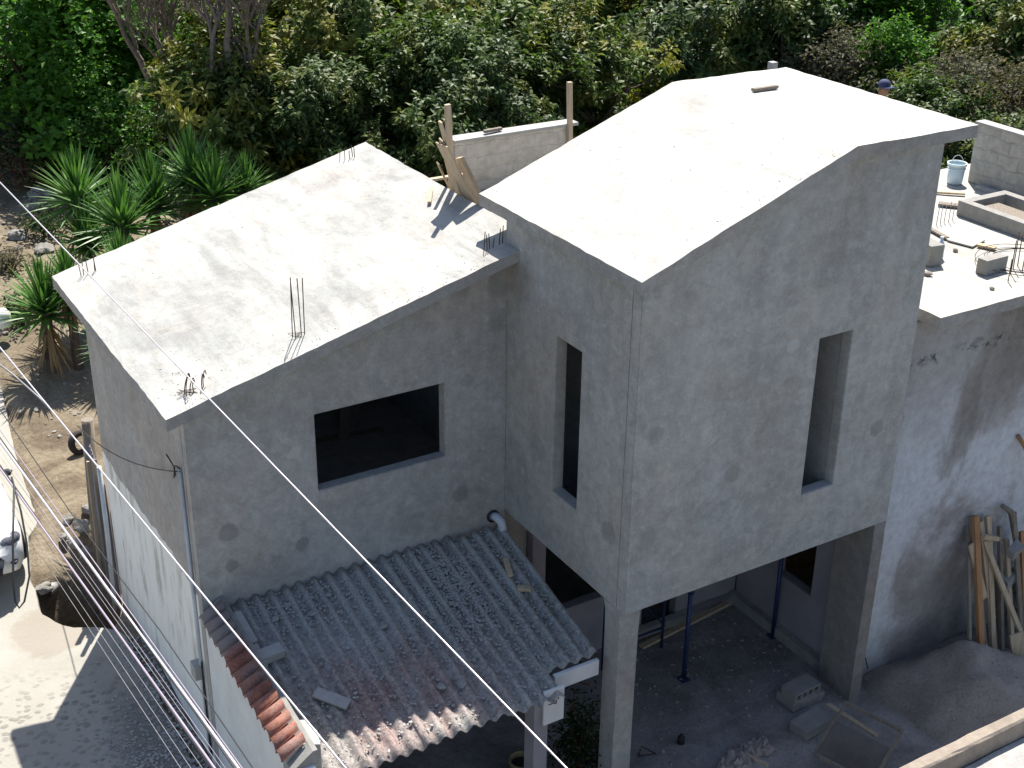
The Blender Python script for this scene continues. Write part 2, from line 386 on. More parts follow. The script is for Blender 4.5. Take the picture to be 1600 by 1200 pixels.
def streetmat():
    m,nt,p,tc=new_mat('sand washed cobbles'); v=tc.outputs['Object']
    wn=nt.nodes.new('ShaderNodeVectorMath'); wn.operation='ADD'; nt.links.new(v,wn.inputs[0])
    t=nt.nodes.new('ShaderNodeTexNoise'); t.inputs['Scale'].default_value=3; nt.links.new(v,t.inputs['Vector'])
    sc=nt.nodes.new('ShaderNodeVectorMath'); sc.operation='SCALE'; sc.inputs['Scale'].default_value=.12; nt.links.new(t.outputs['Color'],sc.inputs[0]); nt.links.new(sc.outputs[0],wn.inputs[1])
    vo=nt.nodes.new('ShaderNodeTexVoronoi'); vo.inputs['Scale'].default_value=8.5; vo.inputs['Randomness'].default_value=.9
    nt.links.new(stretch(nt,wn.outputs[0],(1,1.25,.2)),vo.inputs['Vector'])
    stone=ramp(nt,vo.outputs['Distance'],[(.26,1),(.46,0)])
    y=sep(nt,v)[1]
    keep=ramp(nt,mth(nt,'MULTIPLY',mth(nt,'ADD',y,mth(nt,'MULTIPLY',nz(nt,v,.9,4),2.2)),.1),[(.60,1),(.68,0)])
    wear=ramp(nt,nz(nt,v,.9,5,.6),[(.36,.45),(.6,1)])
    stone=mth(nt,'MULTIPLY',mth(nt,'MULTIPLY',stone,keep),wear)
    sand=ramp(nt,nz(nt,v,1.4,7,.65),[(.3,(.285,.27,.235)),(.7,(.335,.32,.285))])
    sc2=ramp(nt,nz(nt,v,14,5,.7),[(.3,(.15,.14,.12)),(.7,(.23,.215,.185))])
    c=mix(nt,mth(nt,'MULTIPLY',stone,.85),sand,sc2)
    sp=ramp(nt,nz(nt,v,50,4,.7),[(.28,.8),(.42,1)]); c=mix(nt,1,c,sp,'MULTIPLY')
    # trampled earth near the ditch and gravel edge along the house
    ed=ramp(nt,mth(nt,'ADD',distmask(nt,v,(-5.0,6.2,-2.3),.1,.8),mth(nt,'MULTIPLY',nz(nt,v,3.2,8,.8,.5),1.1)),[(.85,0),(1.0,1)])
    c=mix(nt,mth(nt,'MULTIPLY',ed,.45),c,(.235,.19,.145))
    x=sep(nt,v)[0]
    gv=ramp(nt,mth(nt,'ADD',mth(nt,'ADD',x,5.0),mth(nt,'MULTIPLY',nz(nt,v,1.3,6,.7),.9)),[(.55,0),(.85,1)])
    gv=mth(nt,'MULTIPLY',gv,ramp(nt,mth(nt,'MULTIPLY',y,.1),[(.40,1),(.50,0)]))
    c=mix(nt,mth(nt,'MULTIPLY',gv,.7),c,ramp(nt,nz(nt,v,24,5,.8),[(.35,(.07,.065,.06)),(.65,(.22,.21,.19))]))
    nt.links.new(c,p.inputs['Base Color'])
    h=mth(nt,'ADD',mth(nt,'MULTIPLY',stone,.6),mth(nt,'MULTIPLY',nz(nt,v,18,6,.7),.4))
    bump(nt,p,h,.55,.03); p.inputs['Roughness'].default_value=.95; return m
M['street']=streetmat()
def groundmat():
    m,nt,p,tc=new_mat('dry trampled earth'); v=tc.outputs['Object']
    c=ramp(nt,nz(nt,v,.7,8,.65,.6),[(.28,(.06,.045,.03)),(.40,(.13,.10,.068)),(.52,(.20,.162,.112)),(.68,(.27,.228,.168))])
    g=ramp(nt,nz(nt,v,12,7,.75),[(.3,.6),(.6,1.1)]); c=mix(nt,1,c,g,'MULTIPLY')
    # leaf litter under the wood
    y=sep(nt,v)[1]
    f=ramp(nt,mth(nt,'MULTIPLY',mth(nt,'ADD',mth(nt,'ADD',y,mth(nt,'MULTIPLY',sep(nt,v)[0],1.2)),mth(nt,'MULTIPLY',nz(nt,v,.35,5),5)),.04),[(1.0,0),(1.2,1)])
    c=mix(nt,f,c,ramp(nt,nz(nt,v,3,8,.7),[(.3,(.03,.025,.015)),(.7,(.10,.075,.045))]))
    nt.links.new(c,p.inputs['Base Color'])
    bump(nt,p,mth(nt,'ADD',nz(nt,v,5,8,.7),mth(nt,'MULTIPLY',nz(nt,v,30,5),.3)),.9,.06); p.inputs['Roughness'].default_value=.95; return m
M['ground']=groundmat()
def yardmat(name,a,b,c3):
    m,nt,p,tc=new_mat(name); v=tc.outputs['Object']
    c=ramp(nt,nz(nt,v,1.1,8,.7,.5),[(.3,a),(.5,b),(.7,c3)])
    g=ramp(nt,nz(nt,v,25,5,.8),[(.32,.6),(.5,1),(.68,1),(.74,1.5)]); c=mix(nt,1,c,g,'MULTIPLY')
    nt.links.new(c,p.inputs['Base Color']); bump(nt,p,mth(nt,'ADD',nz(nt,v,7,6,.7),mth(nt,'MULTIPLY',nz(nt,v,45,4),.3)),.6,.03)
    p.inputs['Roughness'].default_value=.95; return m
M['yard']=yardmat('dusty cement yard floor',(.14,.13,.12),(.25,.235,.225),(.36,.34,.325))
M['yardbits']=yardmat('dull mortar bits',(.20,.19,.18),(.30,.285,.27),(.42,.40,.38))
M['rubble_dull']=yardmat('dusty broken mortar',(.17,.168,.16),(.25,.245,.235),(.33,.325,.31))
M['sand']=yardmat('brown building sand',(.20,.165,.14),(.27,.23,.205),(.33,.295,.27))
M['rubble']=yardmat('broken mortar',(.24,.235,.225),(.34,.33,.32),(.44,.43,.41))
M['stone']=yardmat('pale field stone',(.16,.155,.14),(.24,.23,.21),(.32,.31,.285))
M['old_wall']=None
def oldwall():
    m,nt,p,tc=new_mat('stained limewashed wall'); v=tc.outputs['Object']
    dv=stretch(nt,v,(1.15,1,.8))
    c=ramp(nt,nz(nt,dv,.62,8,.60,.55),[(.36,(.25,.235,.225)),(.45,(.35,.335,.33)),(.53,(.52,.535,.56)),(.75,(.60,.62,.65))])
    z=sep(nt,v)[2]
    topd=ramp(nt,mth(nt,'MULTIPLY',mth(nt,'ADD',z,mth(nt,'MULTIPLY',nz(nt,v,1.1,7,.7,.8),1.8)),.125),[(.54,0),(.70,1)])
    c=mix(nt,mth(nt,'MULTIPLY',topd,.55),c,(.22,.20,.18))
    lowd=ramp(nt,mth(nt,'MULTIPLY',mth(nt,'ADD',z,mth(nt,'MULTIPLY',nz(nt,v,1.0,7,.7,.8),1.6)),.125),[(.10,1),(.20,0)])
    c=mix(nt,mth(nt,'MULTIPLY',lowd,.7),c,(.24,.21,.195))
    fi=ramp(nt,nz(nt,v,9,8,.75),[(.3,.78),(.6,1.08)]); c=mix(nt,1,c,fi,'MULTIPLY')
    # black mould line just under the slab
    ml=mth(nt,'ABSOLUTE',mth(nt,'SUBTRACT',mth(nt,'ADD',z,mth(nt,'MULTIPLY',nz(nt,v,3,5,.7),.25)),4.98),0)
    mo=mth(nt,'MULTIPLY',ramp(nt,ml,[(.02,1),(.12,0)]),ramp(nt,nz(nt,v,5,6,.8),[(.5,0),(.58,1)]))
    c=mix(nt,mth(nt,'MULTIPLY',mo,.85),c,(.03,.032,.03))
    nt.links.new(c,p.inputs['Base Color']); bump(nt,p,mth(nt,'ADD',nz(nt,v,6,8,.7),mth(nt,'MULTIPLY',nz(nt,v,50,4),.3)),.7,.03)
    p.inputs['Roughness'].default_value=.95; return m
M['old_wall']=oldwall()
def masonry(name,bw=.40,bh=.20,axis='x',cb=(.42,.40,.36),cm=(.26,.24,.21)):
    m,nt,p,tc=new_mat(name); v=tc.outputs['Object']
    s=sep(nt,v); cx=nt.nodes.new('ShaderNodeCombineXYZ')
    nt.links.new(s[1] if axis=='x' else s[0],cx.inputs[0]); nt.links.new(s[2],cx.inputs[1])
    w_=nt.nodes.new('ShaderNodeVectorMath'); w_.operation='ADD'; nt.links.new(cx.outputs[0],w_.inputs[0])
    t=nt.nodes.new('ShaderNodeTexNoise'); t.inputs['Scale'].default_value=3.5; nt.links.new(v,t.inputs['Vector'])
    sc=nt.nodes.new('ShaderNodeVectorMath'); sc.operation='SCALE'; sc.inputs['Scale'].default_value=.13; nt.links.new(t.outputs['Color'],sc.inputs[0]); nt.links.new(sc.outputs[0],w_.inputs[1])
    b=nt.nodes.new('ShaderNodeTexBrick'); b.inputs['Scale'].default_value=1; b.inputs['Brick Width'].default_value=bw; b.inputs['Row Height'].default_value=bh
    b.inputs['Mortar Size'].default_value=.018; b.inputs['Mortar Smooth'].default_value=.6
    b.inputs['Color1'].default_value=(*cb,1); b.inputs['Color2'].default_value=(*[q*.82 for q in cb],1); b.inputs['Mortar'].default_value=(*cm,1)
    nt.links.new(w_.outputs[0],b.inputs['Vector'])
    sm=ramp(nt,nz(nt,v,1.6,6,.65,.5),[(.36,0),(.54,1)])
    c=mix(nt,mth(nt,'MULTIPLY',sm,.9),b.outputs['Color'],tuple(q*.95 for q in cb))
    d=ramp(nt,nz(nt,v,7,7,.7),[(.3,.75),(.6,1.08)]); c=mix(nt,1,c,d,'MULTIPLY')
    nt.links.new(c,p.inputs['Base Color'])
    h=mth(nt,'ADD',mth(nt,'MULTIPLY',b.outputs['Fac'],-.5),mth(nt,'MULTIPLY',nz(nt,v,20,6,.7),.5)); bump(nt,p,h,.8,.02)
    return m
M['masonry']=masonry('rough block masonry')
M['masonry_y']=masonry('rough block masonry smeared',axis='y',cb=(.56,.51,.44),cm=(.52,.475,.41))
# ------------------------------------------------------------------ ground and street
def street_edge(y):
    pts=[(-20,-4.15),(5.7,-4.15),(5.95,-4.35),(6.15,-4.78),(6.6,-5.02),(7.4,-4.96),(8.2,-4.82),(9,-4.5),(11,-4.35),(14,-3.95),(18,-3.4),(40,-2)]
    for (a,b),(c,d) in zip(pts,pts[1:]):
        if y<=c: return b+(d-b)*max(0,(y-a))/(c-a)
    return pts[-1][1]
def gz(x,y):
    z=GZ(x,min(y,30))
    z+=.33*max(0,y+.55*x-33)                 # the wooded hillside
    n=Vector((x*.35,y*.35,0)); z+=.10*mnoise.noise(n)*(1 if y>7 else .2)
    if y>8 and x>-4: z+=.12*mnoise.noise(Vector((x*1.4,y*1.4,3)))
    if x>street_edge(y)-.1:
        k=math.exp(-(((x+4.50)/.46)**2+((y-6.72)/.62)**2)**2); z-=1.7*k; z-=.25*math.exp(-(((x+4.2)/.35)**2+((y-7.7)/.7)**2)**2)
    if x<street_edge(y)+.02 and y<16: z=GZ(x,y)-.12
    if -3.9<x<9 and y<7: z=-3.3
    if x>8.9: z-=.0
    return z
def grid(a,b,st): 
    n=max(1,int(round((b-a)/st))); return [a+(b-a)*i/n for i in range(n)]
gx=grid(-60,-12,4)+grid(-12,-7,.8)+grid(-7,2,.14)+grid(2,12,.6)+grid(12,90,3)+[90]
gy=grid(-40,-8,4)+grid(-8,4,.6)+grid(4,24,.16)+grid(24,40,1)+grid(40,140,4)+[140]
mb=MB(); W=len(gy)
mb.v=[Vector((x,y,gz(x,y))) for x in gx for y in gy]
for i in range(len(gx)-1):
    for j in range(W-1):
        a=i*W+j; mb.f.append([a,a+W,a+W+1,a+1]); mb.mi.append(0); mb.sm.append(True)
tag(mb.build('ground',M['ground']),kind='structure')
mb=MB()
ysl=[ -12+.12*i for i in range(int(32/.12))]
cols=14
prev=None
for j,y in enumerate(ysl):
    xe=street_edge(y)+.035*mnoise.noise(Vector((0,y*4,0)))+(.08*mnoise.noise(Vector((7,y*3,0))) if 6<y<9 else 0)
    row=[]
    for i in range(cols+1):
        x=-13+(xe+13)*(i/cols)**.5
        row.append((x,y,GZ(x,y)+.008*mnoise.noise(Vector((x*2,y*2,0)))))
    row.append((xe+.02,y,GZ(xe,y)-.18))
    mb.v+= [Vector(q) for q in row]
n=cols+2
for j in range(len(ysl)-1):
    for i in range(n-1):
        a=j*n+i; mb.f.append([a,a+1,a+n+1,a+n]); mb.mi.append(0); mb.sm.append(i<n-3)
tag(mb.build('street',M['street']),kind='structure')
# yard floor under and in front of the tall block
mb=MB(); ND=40
def yz(x,y):
    z=-2.75+.012*mnoise.noise(Vector((x*2,y*2,0)))+.02*mnoise.noise(Vector((x*.7,y*.7,5)))
    return z
xs=[-3.9+13.0*i/90 for i in range(91)]; ys=[-9+11.7*i/80 for i in range(81)]
for x in xs:
    for y in ys: 
        z=yz(x,y)
        if y<-.35-.02*math.sin(x*9) and x<2.9: z-=.13
        mb.v.append(Vector((x,y,z)))
for i in range(90):
    for j in range(80):
        a=i*81+j; mb.f.append([a,a+81,a+82,a+1]); mb.mi.append(0); mb.sm.append(True)
tag(mb.build('yard_floor',M['yard']),kind='structure')
# ------------------------------------------------------------------ the house
house=empty('concrete_house',HB,'unpainted two-volume concrete house with sloping pale roof slabs and empty window openings','house')
TH=.14
lowtop=lambda u:ZL(u)-TH+.02
wall('low_front_wall','y',YF,.15,XL,-.0,-2.9,lowtop,[(-2.469,-.8375,1.008,1.977)],M['plaster_low'],house)
wall('low_side_wall','x',XL,.15,YF+.152,6.52,-2.9,lambda u:ZL(XL)-TH+.02,[],M['plaster_side'],house)
wall('low_back_wall','y',6.37,.15,XL+.152,.25,-2.9,lowtop,[],M['plaster_plain'],house)
wall('low_inner_wall','x',.1,.15,YF+.6,6.36,-2.9,lambda u:ZL(.1)-TH+.02,[],M['plaster_plain'],house)
slab('low_roof_slab',-4.177,.27,2.32,6.89,lambda x,y:ZL(x),TH,M['roof_low'],house)
mb=MB(); mb.box((XL+.15,YF+.15,-.05),(.09,6.36,.05)); mb.build('low_storey_floor',M['plaster_plain'],house)
# tall volume
towtop=lambda u:ZT(u)-TH+.02
tf=wall('tall_front_wall','y',0,.15,0,3.99,0,towtop,[(2.473,2.959,.819,2.81)],M['plaster_front'],house,ucuts=(2.595,))
wall('tall_side_wall','x',0,.15,.152,2.62,0,lambda u:ZT(0)-TH+.02,[(1.0137,1.5186,.831,2.798)],M['plaster_tside'],house)
wall('tall_back_wall','y',2.47,.15,.152,3.99,0,towtop,[],M['plaster_plain'],house,ucuts=(2.595,))
wall('tall_outer_wall','x',3.84,.15,.152,2.46,0,lambda u:ZT(3.9)-TH+.02,[],M['plaster_plain'],house)
wall('partition_wall','x',2.96,.12,.152,.75,.2,lambda u:ZT(2.96)-TH+.0,[],M['plaster_plain'],house)
slab('tall_roof_slab',-.082,4.40,-.082,3.086,lambda x,y:ZT(x),TH,M['roof_high'],house,brk=(2.595,))
mb=MB(); mb.box((.152,.152,.02),(3.83,2.46,.16)); mb.build('tall_storey_floor',M['plaster_plain'],house)
# ground floor columns, haunched under the beam
def column(x0,x1,y0,y1,zb,zt,mat,parent,name='column',hx=0,hy=0):
    mb=MB(); zs=[zb,zb+.6,zb+1.2,zt-.35,zt-.12,zt]
    for i,z in enumerate(zs):
        k={4:.35,5:1.0}.get(i,0); j=lambda:random.uniform(-.004,.004)
        for (x,y) in ((x0,y0),(x1+hx*k,y0),(x1+hx*k,y1+hy*k),(x0,y1+hy*k)): mb.v.append(Vector((x+j(),y+j(),z)))
    for i in range(len(zs)-1):
        for k in range(4): mb.f.append([i*4+k,i*4+(k+1)%4,(i+1)*4+(k+1)%4,(i+1)*4+k]); mb.mi.append(0); mb.sm.append(False)
    mb.f.append([0,3,2,1]); mb.mi.append(0); mb.sm.append(False)
    e=(len(zs)-1)*4; mb.f.append([e,e+1,e+2,e+3]); mb.mi.append(0); mb.sm.append(False)
    return mb.build(name,mat,parent,bevel=.008)
column(.004,.27,.08,.36,-2.8,-.001,M['plaster_plain'],house,hx=.03,hy=.05)
column(3.80,3.99,.004,.62,-2.8,-.001,M['pier'],house,'pier')
# ground floor walls seen inside
M['lilac']=M['pink_paint']
wall('lower_back_wall','y',2.62,.15,.45,4.0,-2.9,lambda u:-.0,[(.66,1.75,-1.87,-.45),(2.3,2.9,-2.85,-.8)],M['lilac'],house)
wall('lower_return_wall','y',2.75,.15,-.1,.44,-2.9,lambda u:0,[],M['plaster_plain'],house)
wall('lower_outer_wall','x',4.0,.15,.62,2.61,-2.9,lambda u:0,[(1.12,1.80,-1.80,-.55)],M['lilac'],house)
mb=MB(); mb.box((3.88,.62,-2.74),(3.998,2.6,-2.58),jit=.006); mb.box((1.9,2.50,-2.74),(3.87,2.61,-2.60),jit=.006); mb.build('skirting_ledge',M['plaster_plain'],house)
wall('lower_room_wall','y',5.4,.15,.26,4.1,-2.9,lambda u:2.48,[],M['plaster_plain'],house)
mb=MB(); mb.box((-3.7,2.9,-2.9),(3.9,6.3,-2.8)); mb.build('lower_room_floor',M['yard'],house)
# starter bars on the roofs
def rebar(p,h,lean=(0,0),bend=0):
    p=Vector(p); pts=[p-Vector((0,0,.03))]
    for k in range(1,6):
        t=k/5; pts.append(p+Vector((lean[0]*t+bend*t*t*.1,lean[1]*t,h*t)))
    if bend: pts.append(pts[-1]+Vector((.03*bend,.01,.0))); pts.append(pts[-1]+Vector((.02*bend,.0,-.05)))
    return MB().tube(pts,.0055,6).build('rebar',M['steel'],house)
N=(-SLP,0,1); CL=2.472+SLP*4.177
for (bx,by,tx,ty) in ((457,527,455,446),(462,528,459,447),(471,524,468,446),(476,522,473,446)):
    b=at(bx,by,N,CL); h=(by-ty)/118; rebar(b,h,(random.uniform(-.02,.02),0))
for (bx,by,ty) in ((288,616,590),(291,619,589),(297,612,594),(303,612,598),(318,604,584),(316,607,588)):
    rebar(at(bx,by,N,CL),(by-ty)/118,(random.uniform(-.03,.03),random.uniform(-.02,.02)),.4)
for (bx,by,ty) in ((127,432,416),(131,430,407),(138,428,406),(148,423,403),(150,424,402)):
    rebar(at(bx,by,N,CL),(by-ty)/100,(random.uniform(-.02,.02),0))
for (bx,by,ty) in ((531,250,236),(539,250,235),(551,245,231),(554,246,232),(546,249,238)):
    rebar(at(bx,by,N,CL),(by-ty)/92,(random.uniform(-.02,.02),0))
for (bx,by,ty) in ((756,392,365),(761,391,369),(765,389,367),(770,387,373),(780,382,360),(785,380,355)):
    rebar(at(bx,by,N,CL),(by-ty)/118,(random.uniform(-.02,.02),0))
for (p_,q_) in (((-1.0,5.2,.05),(-.3,6.3,1.6)),((-2.0,5.4,.06),(-.4,5.2,.06)),((-.7,5.5,.05),(-.1,6.3,1.3))):
    MB().bar(p_,q_,.14,.03,jit=.003).build('stored_board',M['wood_grey'],house)
# loose tie wire round the tall starters
for c in (at(466,524,N,CL),at(295,614,N,CL)):
    mb=MB(); pts=[]
    for k in range(14):
        a=random.uniform(0,6.28); pts.append(c+Vector((random.uniform(-.13,.13),random.uniform(-.08,.08),random.uniform(.0,.035))))
    mb.tube(pts,.003,5); mb.build('tie_wire',M['steel'],house)
# drain pipe in the inner corner
c0=at(784,805,'y',2.46)
mb=MB(); q=Vector((-.16,2.42,0))
mb.tube([q+Vector((-.02,.16,-.02)),q+Vector((-.01,.08,-.0)),q+Vector((.02,.02,-.04)),q+Vector((.03,0,-.12)),q+Vector((.03,0,-.62))],.055,14)
mb.build('drain_pipe',M['pvc'],house)
mb=MB(); mb.lathe([(.058,-.015),(.085,-.015),(.085,.015),(.058,.015)],q+Vector((-.02,.155,-.02)),16,rot=Matrix.Rotation(R(90),3,'X')); mb.build('pipe_collar',M['black'],house)
# electric conduit and meter box on the street side corner
mb=MB(); xx=XL-.02
a=at(281,735,'x',xx)
mb.tube([(xx,a.y,a.z+.02),(xx,a.y,-2.4)],.022,8); mb.build('conduit',M['pvc'],house)
mb=MB(); b=Vector((xx,a.y-.02,a.z+.03))
mb.tube([b,b+Vector((-.03,.02,.03)),b+Vector((-.04,.10,.0)),b+Vector((-.03,.10,-.12)),b+Vector((-.02,.22,-.22)),b+Vector((-.02,.14,-.05)),b+Vector((-.05,.3,.05))],.008,6)
mb.build('service_loop',M['black'],house)
mb=MB(); mb.tube([(xx-.01,a.y-.06,-.95),(xx-.015,a.y-.07,-1.6),(xx-.01,a.y-.05,-2.3)],.010,6); mb.tube([(xx-.01,a.y-.09,-.9),(xx-.02,a.y-.06,-1.3),(xx-.01,a.y-.08,-2.3)],.007,6); mb.build('service_cable',M['black'],house)
mb=MB(); mb.box((XL-.11,a.y-.02,-1.22),(XL-.002,a.y+.14,-1.02)); mb.build('meter_box',M['block_light'],house,bevel=.01)
# corrugated iron standing between the pole and the house corner
mb=MB(); n=60; A_=Vector((-3.95,6.56,0)); B_=Vector((-3.93,7.50,0))
for i in range(n+1):
    t=i/n; q=A_.lerp(B_,t); w_=.012*math.sin(t*80); mb.v+= [Vector((q.x+w_,q.y,-3.0)),Vector((q.x+w_+.03*t,q.y,-.50+.25*t+.01*math.sin(t*9))),Vector((q.x+w_+.006,q.y,-3.0)),Vector((q.x+w_+.03*t+.006,q.y,-.50+.25*t+.01*math.sin(t*9)))]
for i in range(n):
    a_=i*4
    for f in ([a_,a_+4,a_+5,a_+1],[a_+2,a_+3,a_+7,a_+6],[a_+1,a_+5,a_+7,a_+3]): mb.f.append(f); mb.mi.append(0); mb.sm.append(True)
tag(mb.build('corrugated_iron',simple('dull galvanised iron',(.22,.21,.23),(.15,.135,.13),4,.6,.1,.4,.3,stretchv=(3,3,.6)),origin=A_),'dull grey iron sheet standing between the pole and the street side wall','sheet')
# ------------------------------------------------------------------ street side low pipe + ply sheet by the back corner
mb=MB(); yb=6.53
mb.tube([(XL-.06,6.56,-.2),(XL-.07,6.58,-1.2),(XL-.10,6.62,-2.6)],.032,10)
tag(mb.build('downpipe',M['pvc']),'thin grey downpipe standing against the back corner of the street side wall','pipe')
# ------------------------------------------------------------------ neighbouring flat roofed building on the right
NB=Vector((6.5,3,-2.9))
nb=empty('flat_roofed_building',NB,'neighbouring building with stained whitish wall and flat terrace roof','building')
wall('stained_wall','y',.3,.2,4.005,11,-3.2,lambda u:2.50,[],M['old_wall'],nb)
slab('terrace_slab',4.38,11,0.0,4.25,lambda x,y:2.66,.15,M['terrace'],nb,cell=.2)
slab('rear_terrace_slab',.252,4.379,2.622,6.99,lambda x,y:2.65,.15,M['terrace'],nb,cell=.25)
mb=MB(); mb.box((4.2,4.0,-3.2),(10.8,4.15,2.5)); mb.build('rear_wall',M['old_wall'],nb)
mb=MB(); mb.box((10.8,.5,-3.2),(10.95,4.15,2.5)); mb.build('end_wall',M['old_wall'],nb)
mb=MB(); mb.box((4.16,2.2,-3.2),(4.195,5.56,2.49)); mb.build('inner_wall',M['old_wall'],nb)
mb=MB(); mb.box((8.80,-.0,2.662),(8.96,3.60,3.56),jit=.0); mb.build('side_parapet',M['masonry'],nb,bevel=.012)
mb=MB(); mb.box((8.78,-.0,3.562),(8.98,3.62,3.60)); mb.build('parapet_coping',M['block_light'],nb,bevel=.01)
mb=MB(); mb.box((8.62,.2,2.662),(8.72,3.3,2.72),jit=.005); mb.build('gutter_kerb',M['block_light'],nb)
# masonry hatch curb
mb=MB(); x0,x1,y0,y1=7.42,8.38,.15,2.56; t=.14; z0,z1=2.662,2.88
mb.box((x0,y0,z0),(x0+t,y1,z1)); mb.box((x1-t,y0,z0),(x1,y1,z1)); mb.box((x0+t,y0,z0),(x1-t,y0+t,z1)); mb.box((x0+t,y1-t,z0),(x1-t,y1,z1))
mb.build('hatch_kerb',M['block'],nb,bevel=.008)
mb=MB(); mb.box((x0+t,y0+t,2.664),(x1-t-.25,y1-t-.1,2.82)); mb.build('hatch_cover',M['wood_grey'],nb)
# back parapet
pw=empty('rear_parapet_wall',(2.7,6.95,2.65),'free-standing low block wall with pale flat top behind the roofs','wall')
mb=MB(); mb.box((1.66,6.85,2.4),(3.70,7.03,3.42)); mb.build('masonry_body',M['masonry_y'],pw,bevel=.01)
mb=MB(); mb.box((1.64,6.82,3.422),(3.78,7.06,3.47),jit=.006); mb.build('coping',M['block_light'],pw,bevel=.006)
def board_thing(name,p,q,wd,th,mat,label,cat='board',group=None,up=(0,0,1),bev=.004):
    p=Vector(p);q=Vector(q)
    mb=MB().bar(p,q,wd,th,up,jit=.003)
    return tag(mb.build(name,mat,origin=p,bevel=bev),label,cat,group)
G='timber posts left in the rear parapet wall'
board_thing('timber_post',(1.60,6.84,2.7),at(699,163,'y',6.84),.085,.06,M['wood'],'pale upright timber post at the board end of the rear wall','post',G,up=(0,1,0))
board_thing('timber_post',(3.64,6.80,2.7),at(890,128,'y',6.80),.075,.06,M['wood'],'slim upright timber post beside the tall roof end of the rear wall','post',G,up=(0,1,0))
mb=MB().obox(at(770,203,'y',6.93),(.16,.02,0),(0,.03,0),(0,0,.018),jit=.004)
tag(mb.build('timber_offcut',M['wood_grey'],origin=at(770,205,'y',6.93)),'small stick lying on top of the rear wall','offcut')
mb=MB(); q=at(1207,112,'y',6.9); mb.box((q.x-.06,6.85,2.66),(q.x+.06,6.97,q.z+.16))
tag(mb.build('concrete_post',M['block_light'],origin=(q.x,6.9,2.66),bevel=.01),'pale concrete stub showing just behind the back corner of the tall roof','post')
# boards leaning on the low roof edge
G='boards leaning on the roof edge'
def lean(e,t,wd,th,mat,lab,ext=1.1):
    e=Vector(e); t=Vector(t); d=(t-e).normalized(); base=e-d*((e.z-2.69)/d.z)
    return board_thing('leaning_board',base,t,wd,th,mat,lab,'board',G,up=(1,0,.3))
ex=.30
lean((ex,4.07,3.66),at(690,226,'x',-.02),.31,.022,M['wood'],'widest pale board leaning on the low roof edge, casting the broad shadow')
lean((ex,3.72,3.66),at(718,246,'x',.12),.17,.05,M['wood2'],'brown board in front of the others, nearest the tall block')
lean((ex-.03,4.22,3.68),at(688,190,'x',-.06),.07,.03,M['wood'],'narrow batten rising above the widest leaning board')
lean((ex,4.42,3.66),at(690,219,'x',.0),.11,.02,M['wood'],'short pale board behind the widest one, top cut square')
lean((ex,4.58,3.66),at(684,255,'x',.05),.06,.02,M['wood2'],'thin darker strip at the far side of the leaning boards')
board_thing('timber_batten',(.10,4.62,3.62),(-.12,4.26,3.56),.05,.025,M['wood'],'short batten lying on the low roof beside the leaning boards','offcut')
q=at(692,280,'x',.5); board_thing('timber_batten',q+Vector((-.32,0,.02)),q+Vector((.30,0,.02)),.08,.03,M['wood'],'pale horizontal batten poking out past the low roof edge','offcut')
q=at(1193,141,'z',5.0)
mb=MB(); mb.box((3.14,2.19,4.995),(3.50,2.26,5.03),jit=.004)
tag(mb.build('timber_offcut',M['wood_grey'],origin=q),'small dark timber offcut lying on the tall white roof','offcut')
# crumbs and stones of the roofs
def crumbs(name,fn,n,r0,r1,mat,label):
    mb=MB()
    for _ in range(n):
        p=fn(); r=random.uniform(r0,r1)*random.uniform(.6,1); mb.rock((p[0],p[1],p[2]+r*.2),r,0,.6,0 if r<.03 else 1)
    return tag(mb.build(name,mat),label,kind='stuff')
def rp():
    if random.random()<.55:
        x=random.uniform(-4.1,.2); y=random.choice([random.gauss(2.45,.08),random.uniform(2.4,6.8)]); y=max(2.36,y); return (x,y,ZL(x))
    if random.random()<.3: x=random.gauss(-3.7,.25); y=random.gauss(2.9,.3); x=max(-4.1,x); y=max(2.4,y); return (x,y,ZL(x))
    x=random.uniform(-.05,4.35); y=random.choice([random.uniform(-.04,.15),random.uniform(0,3)]); return (x,y,ZT(x))
crumbs('roof_crumbs',rp,420,.005,.012,M['block_light'],'crumbs of mortar scattered on the roof slabs')
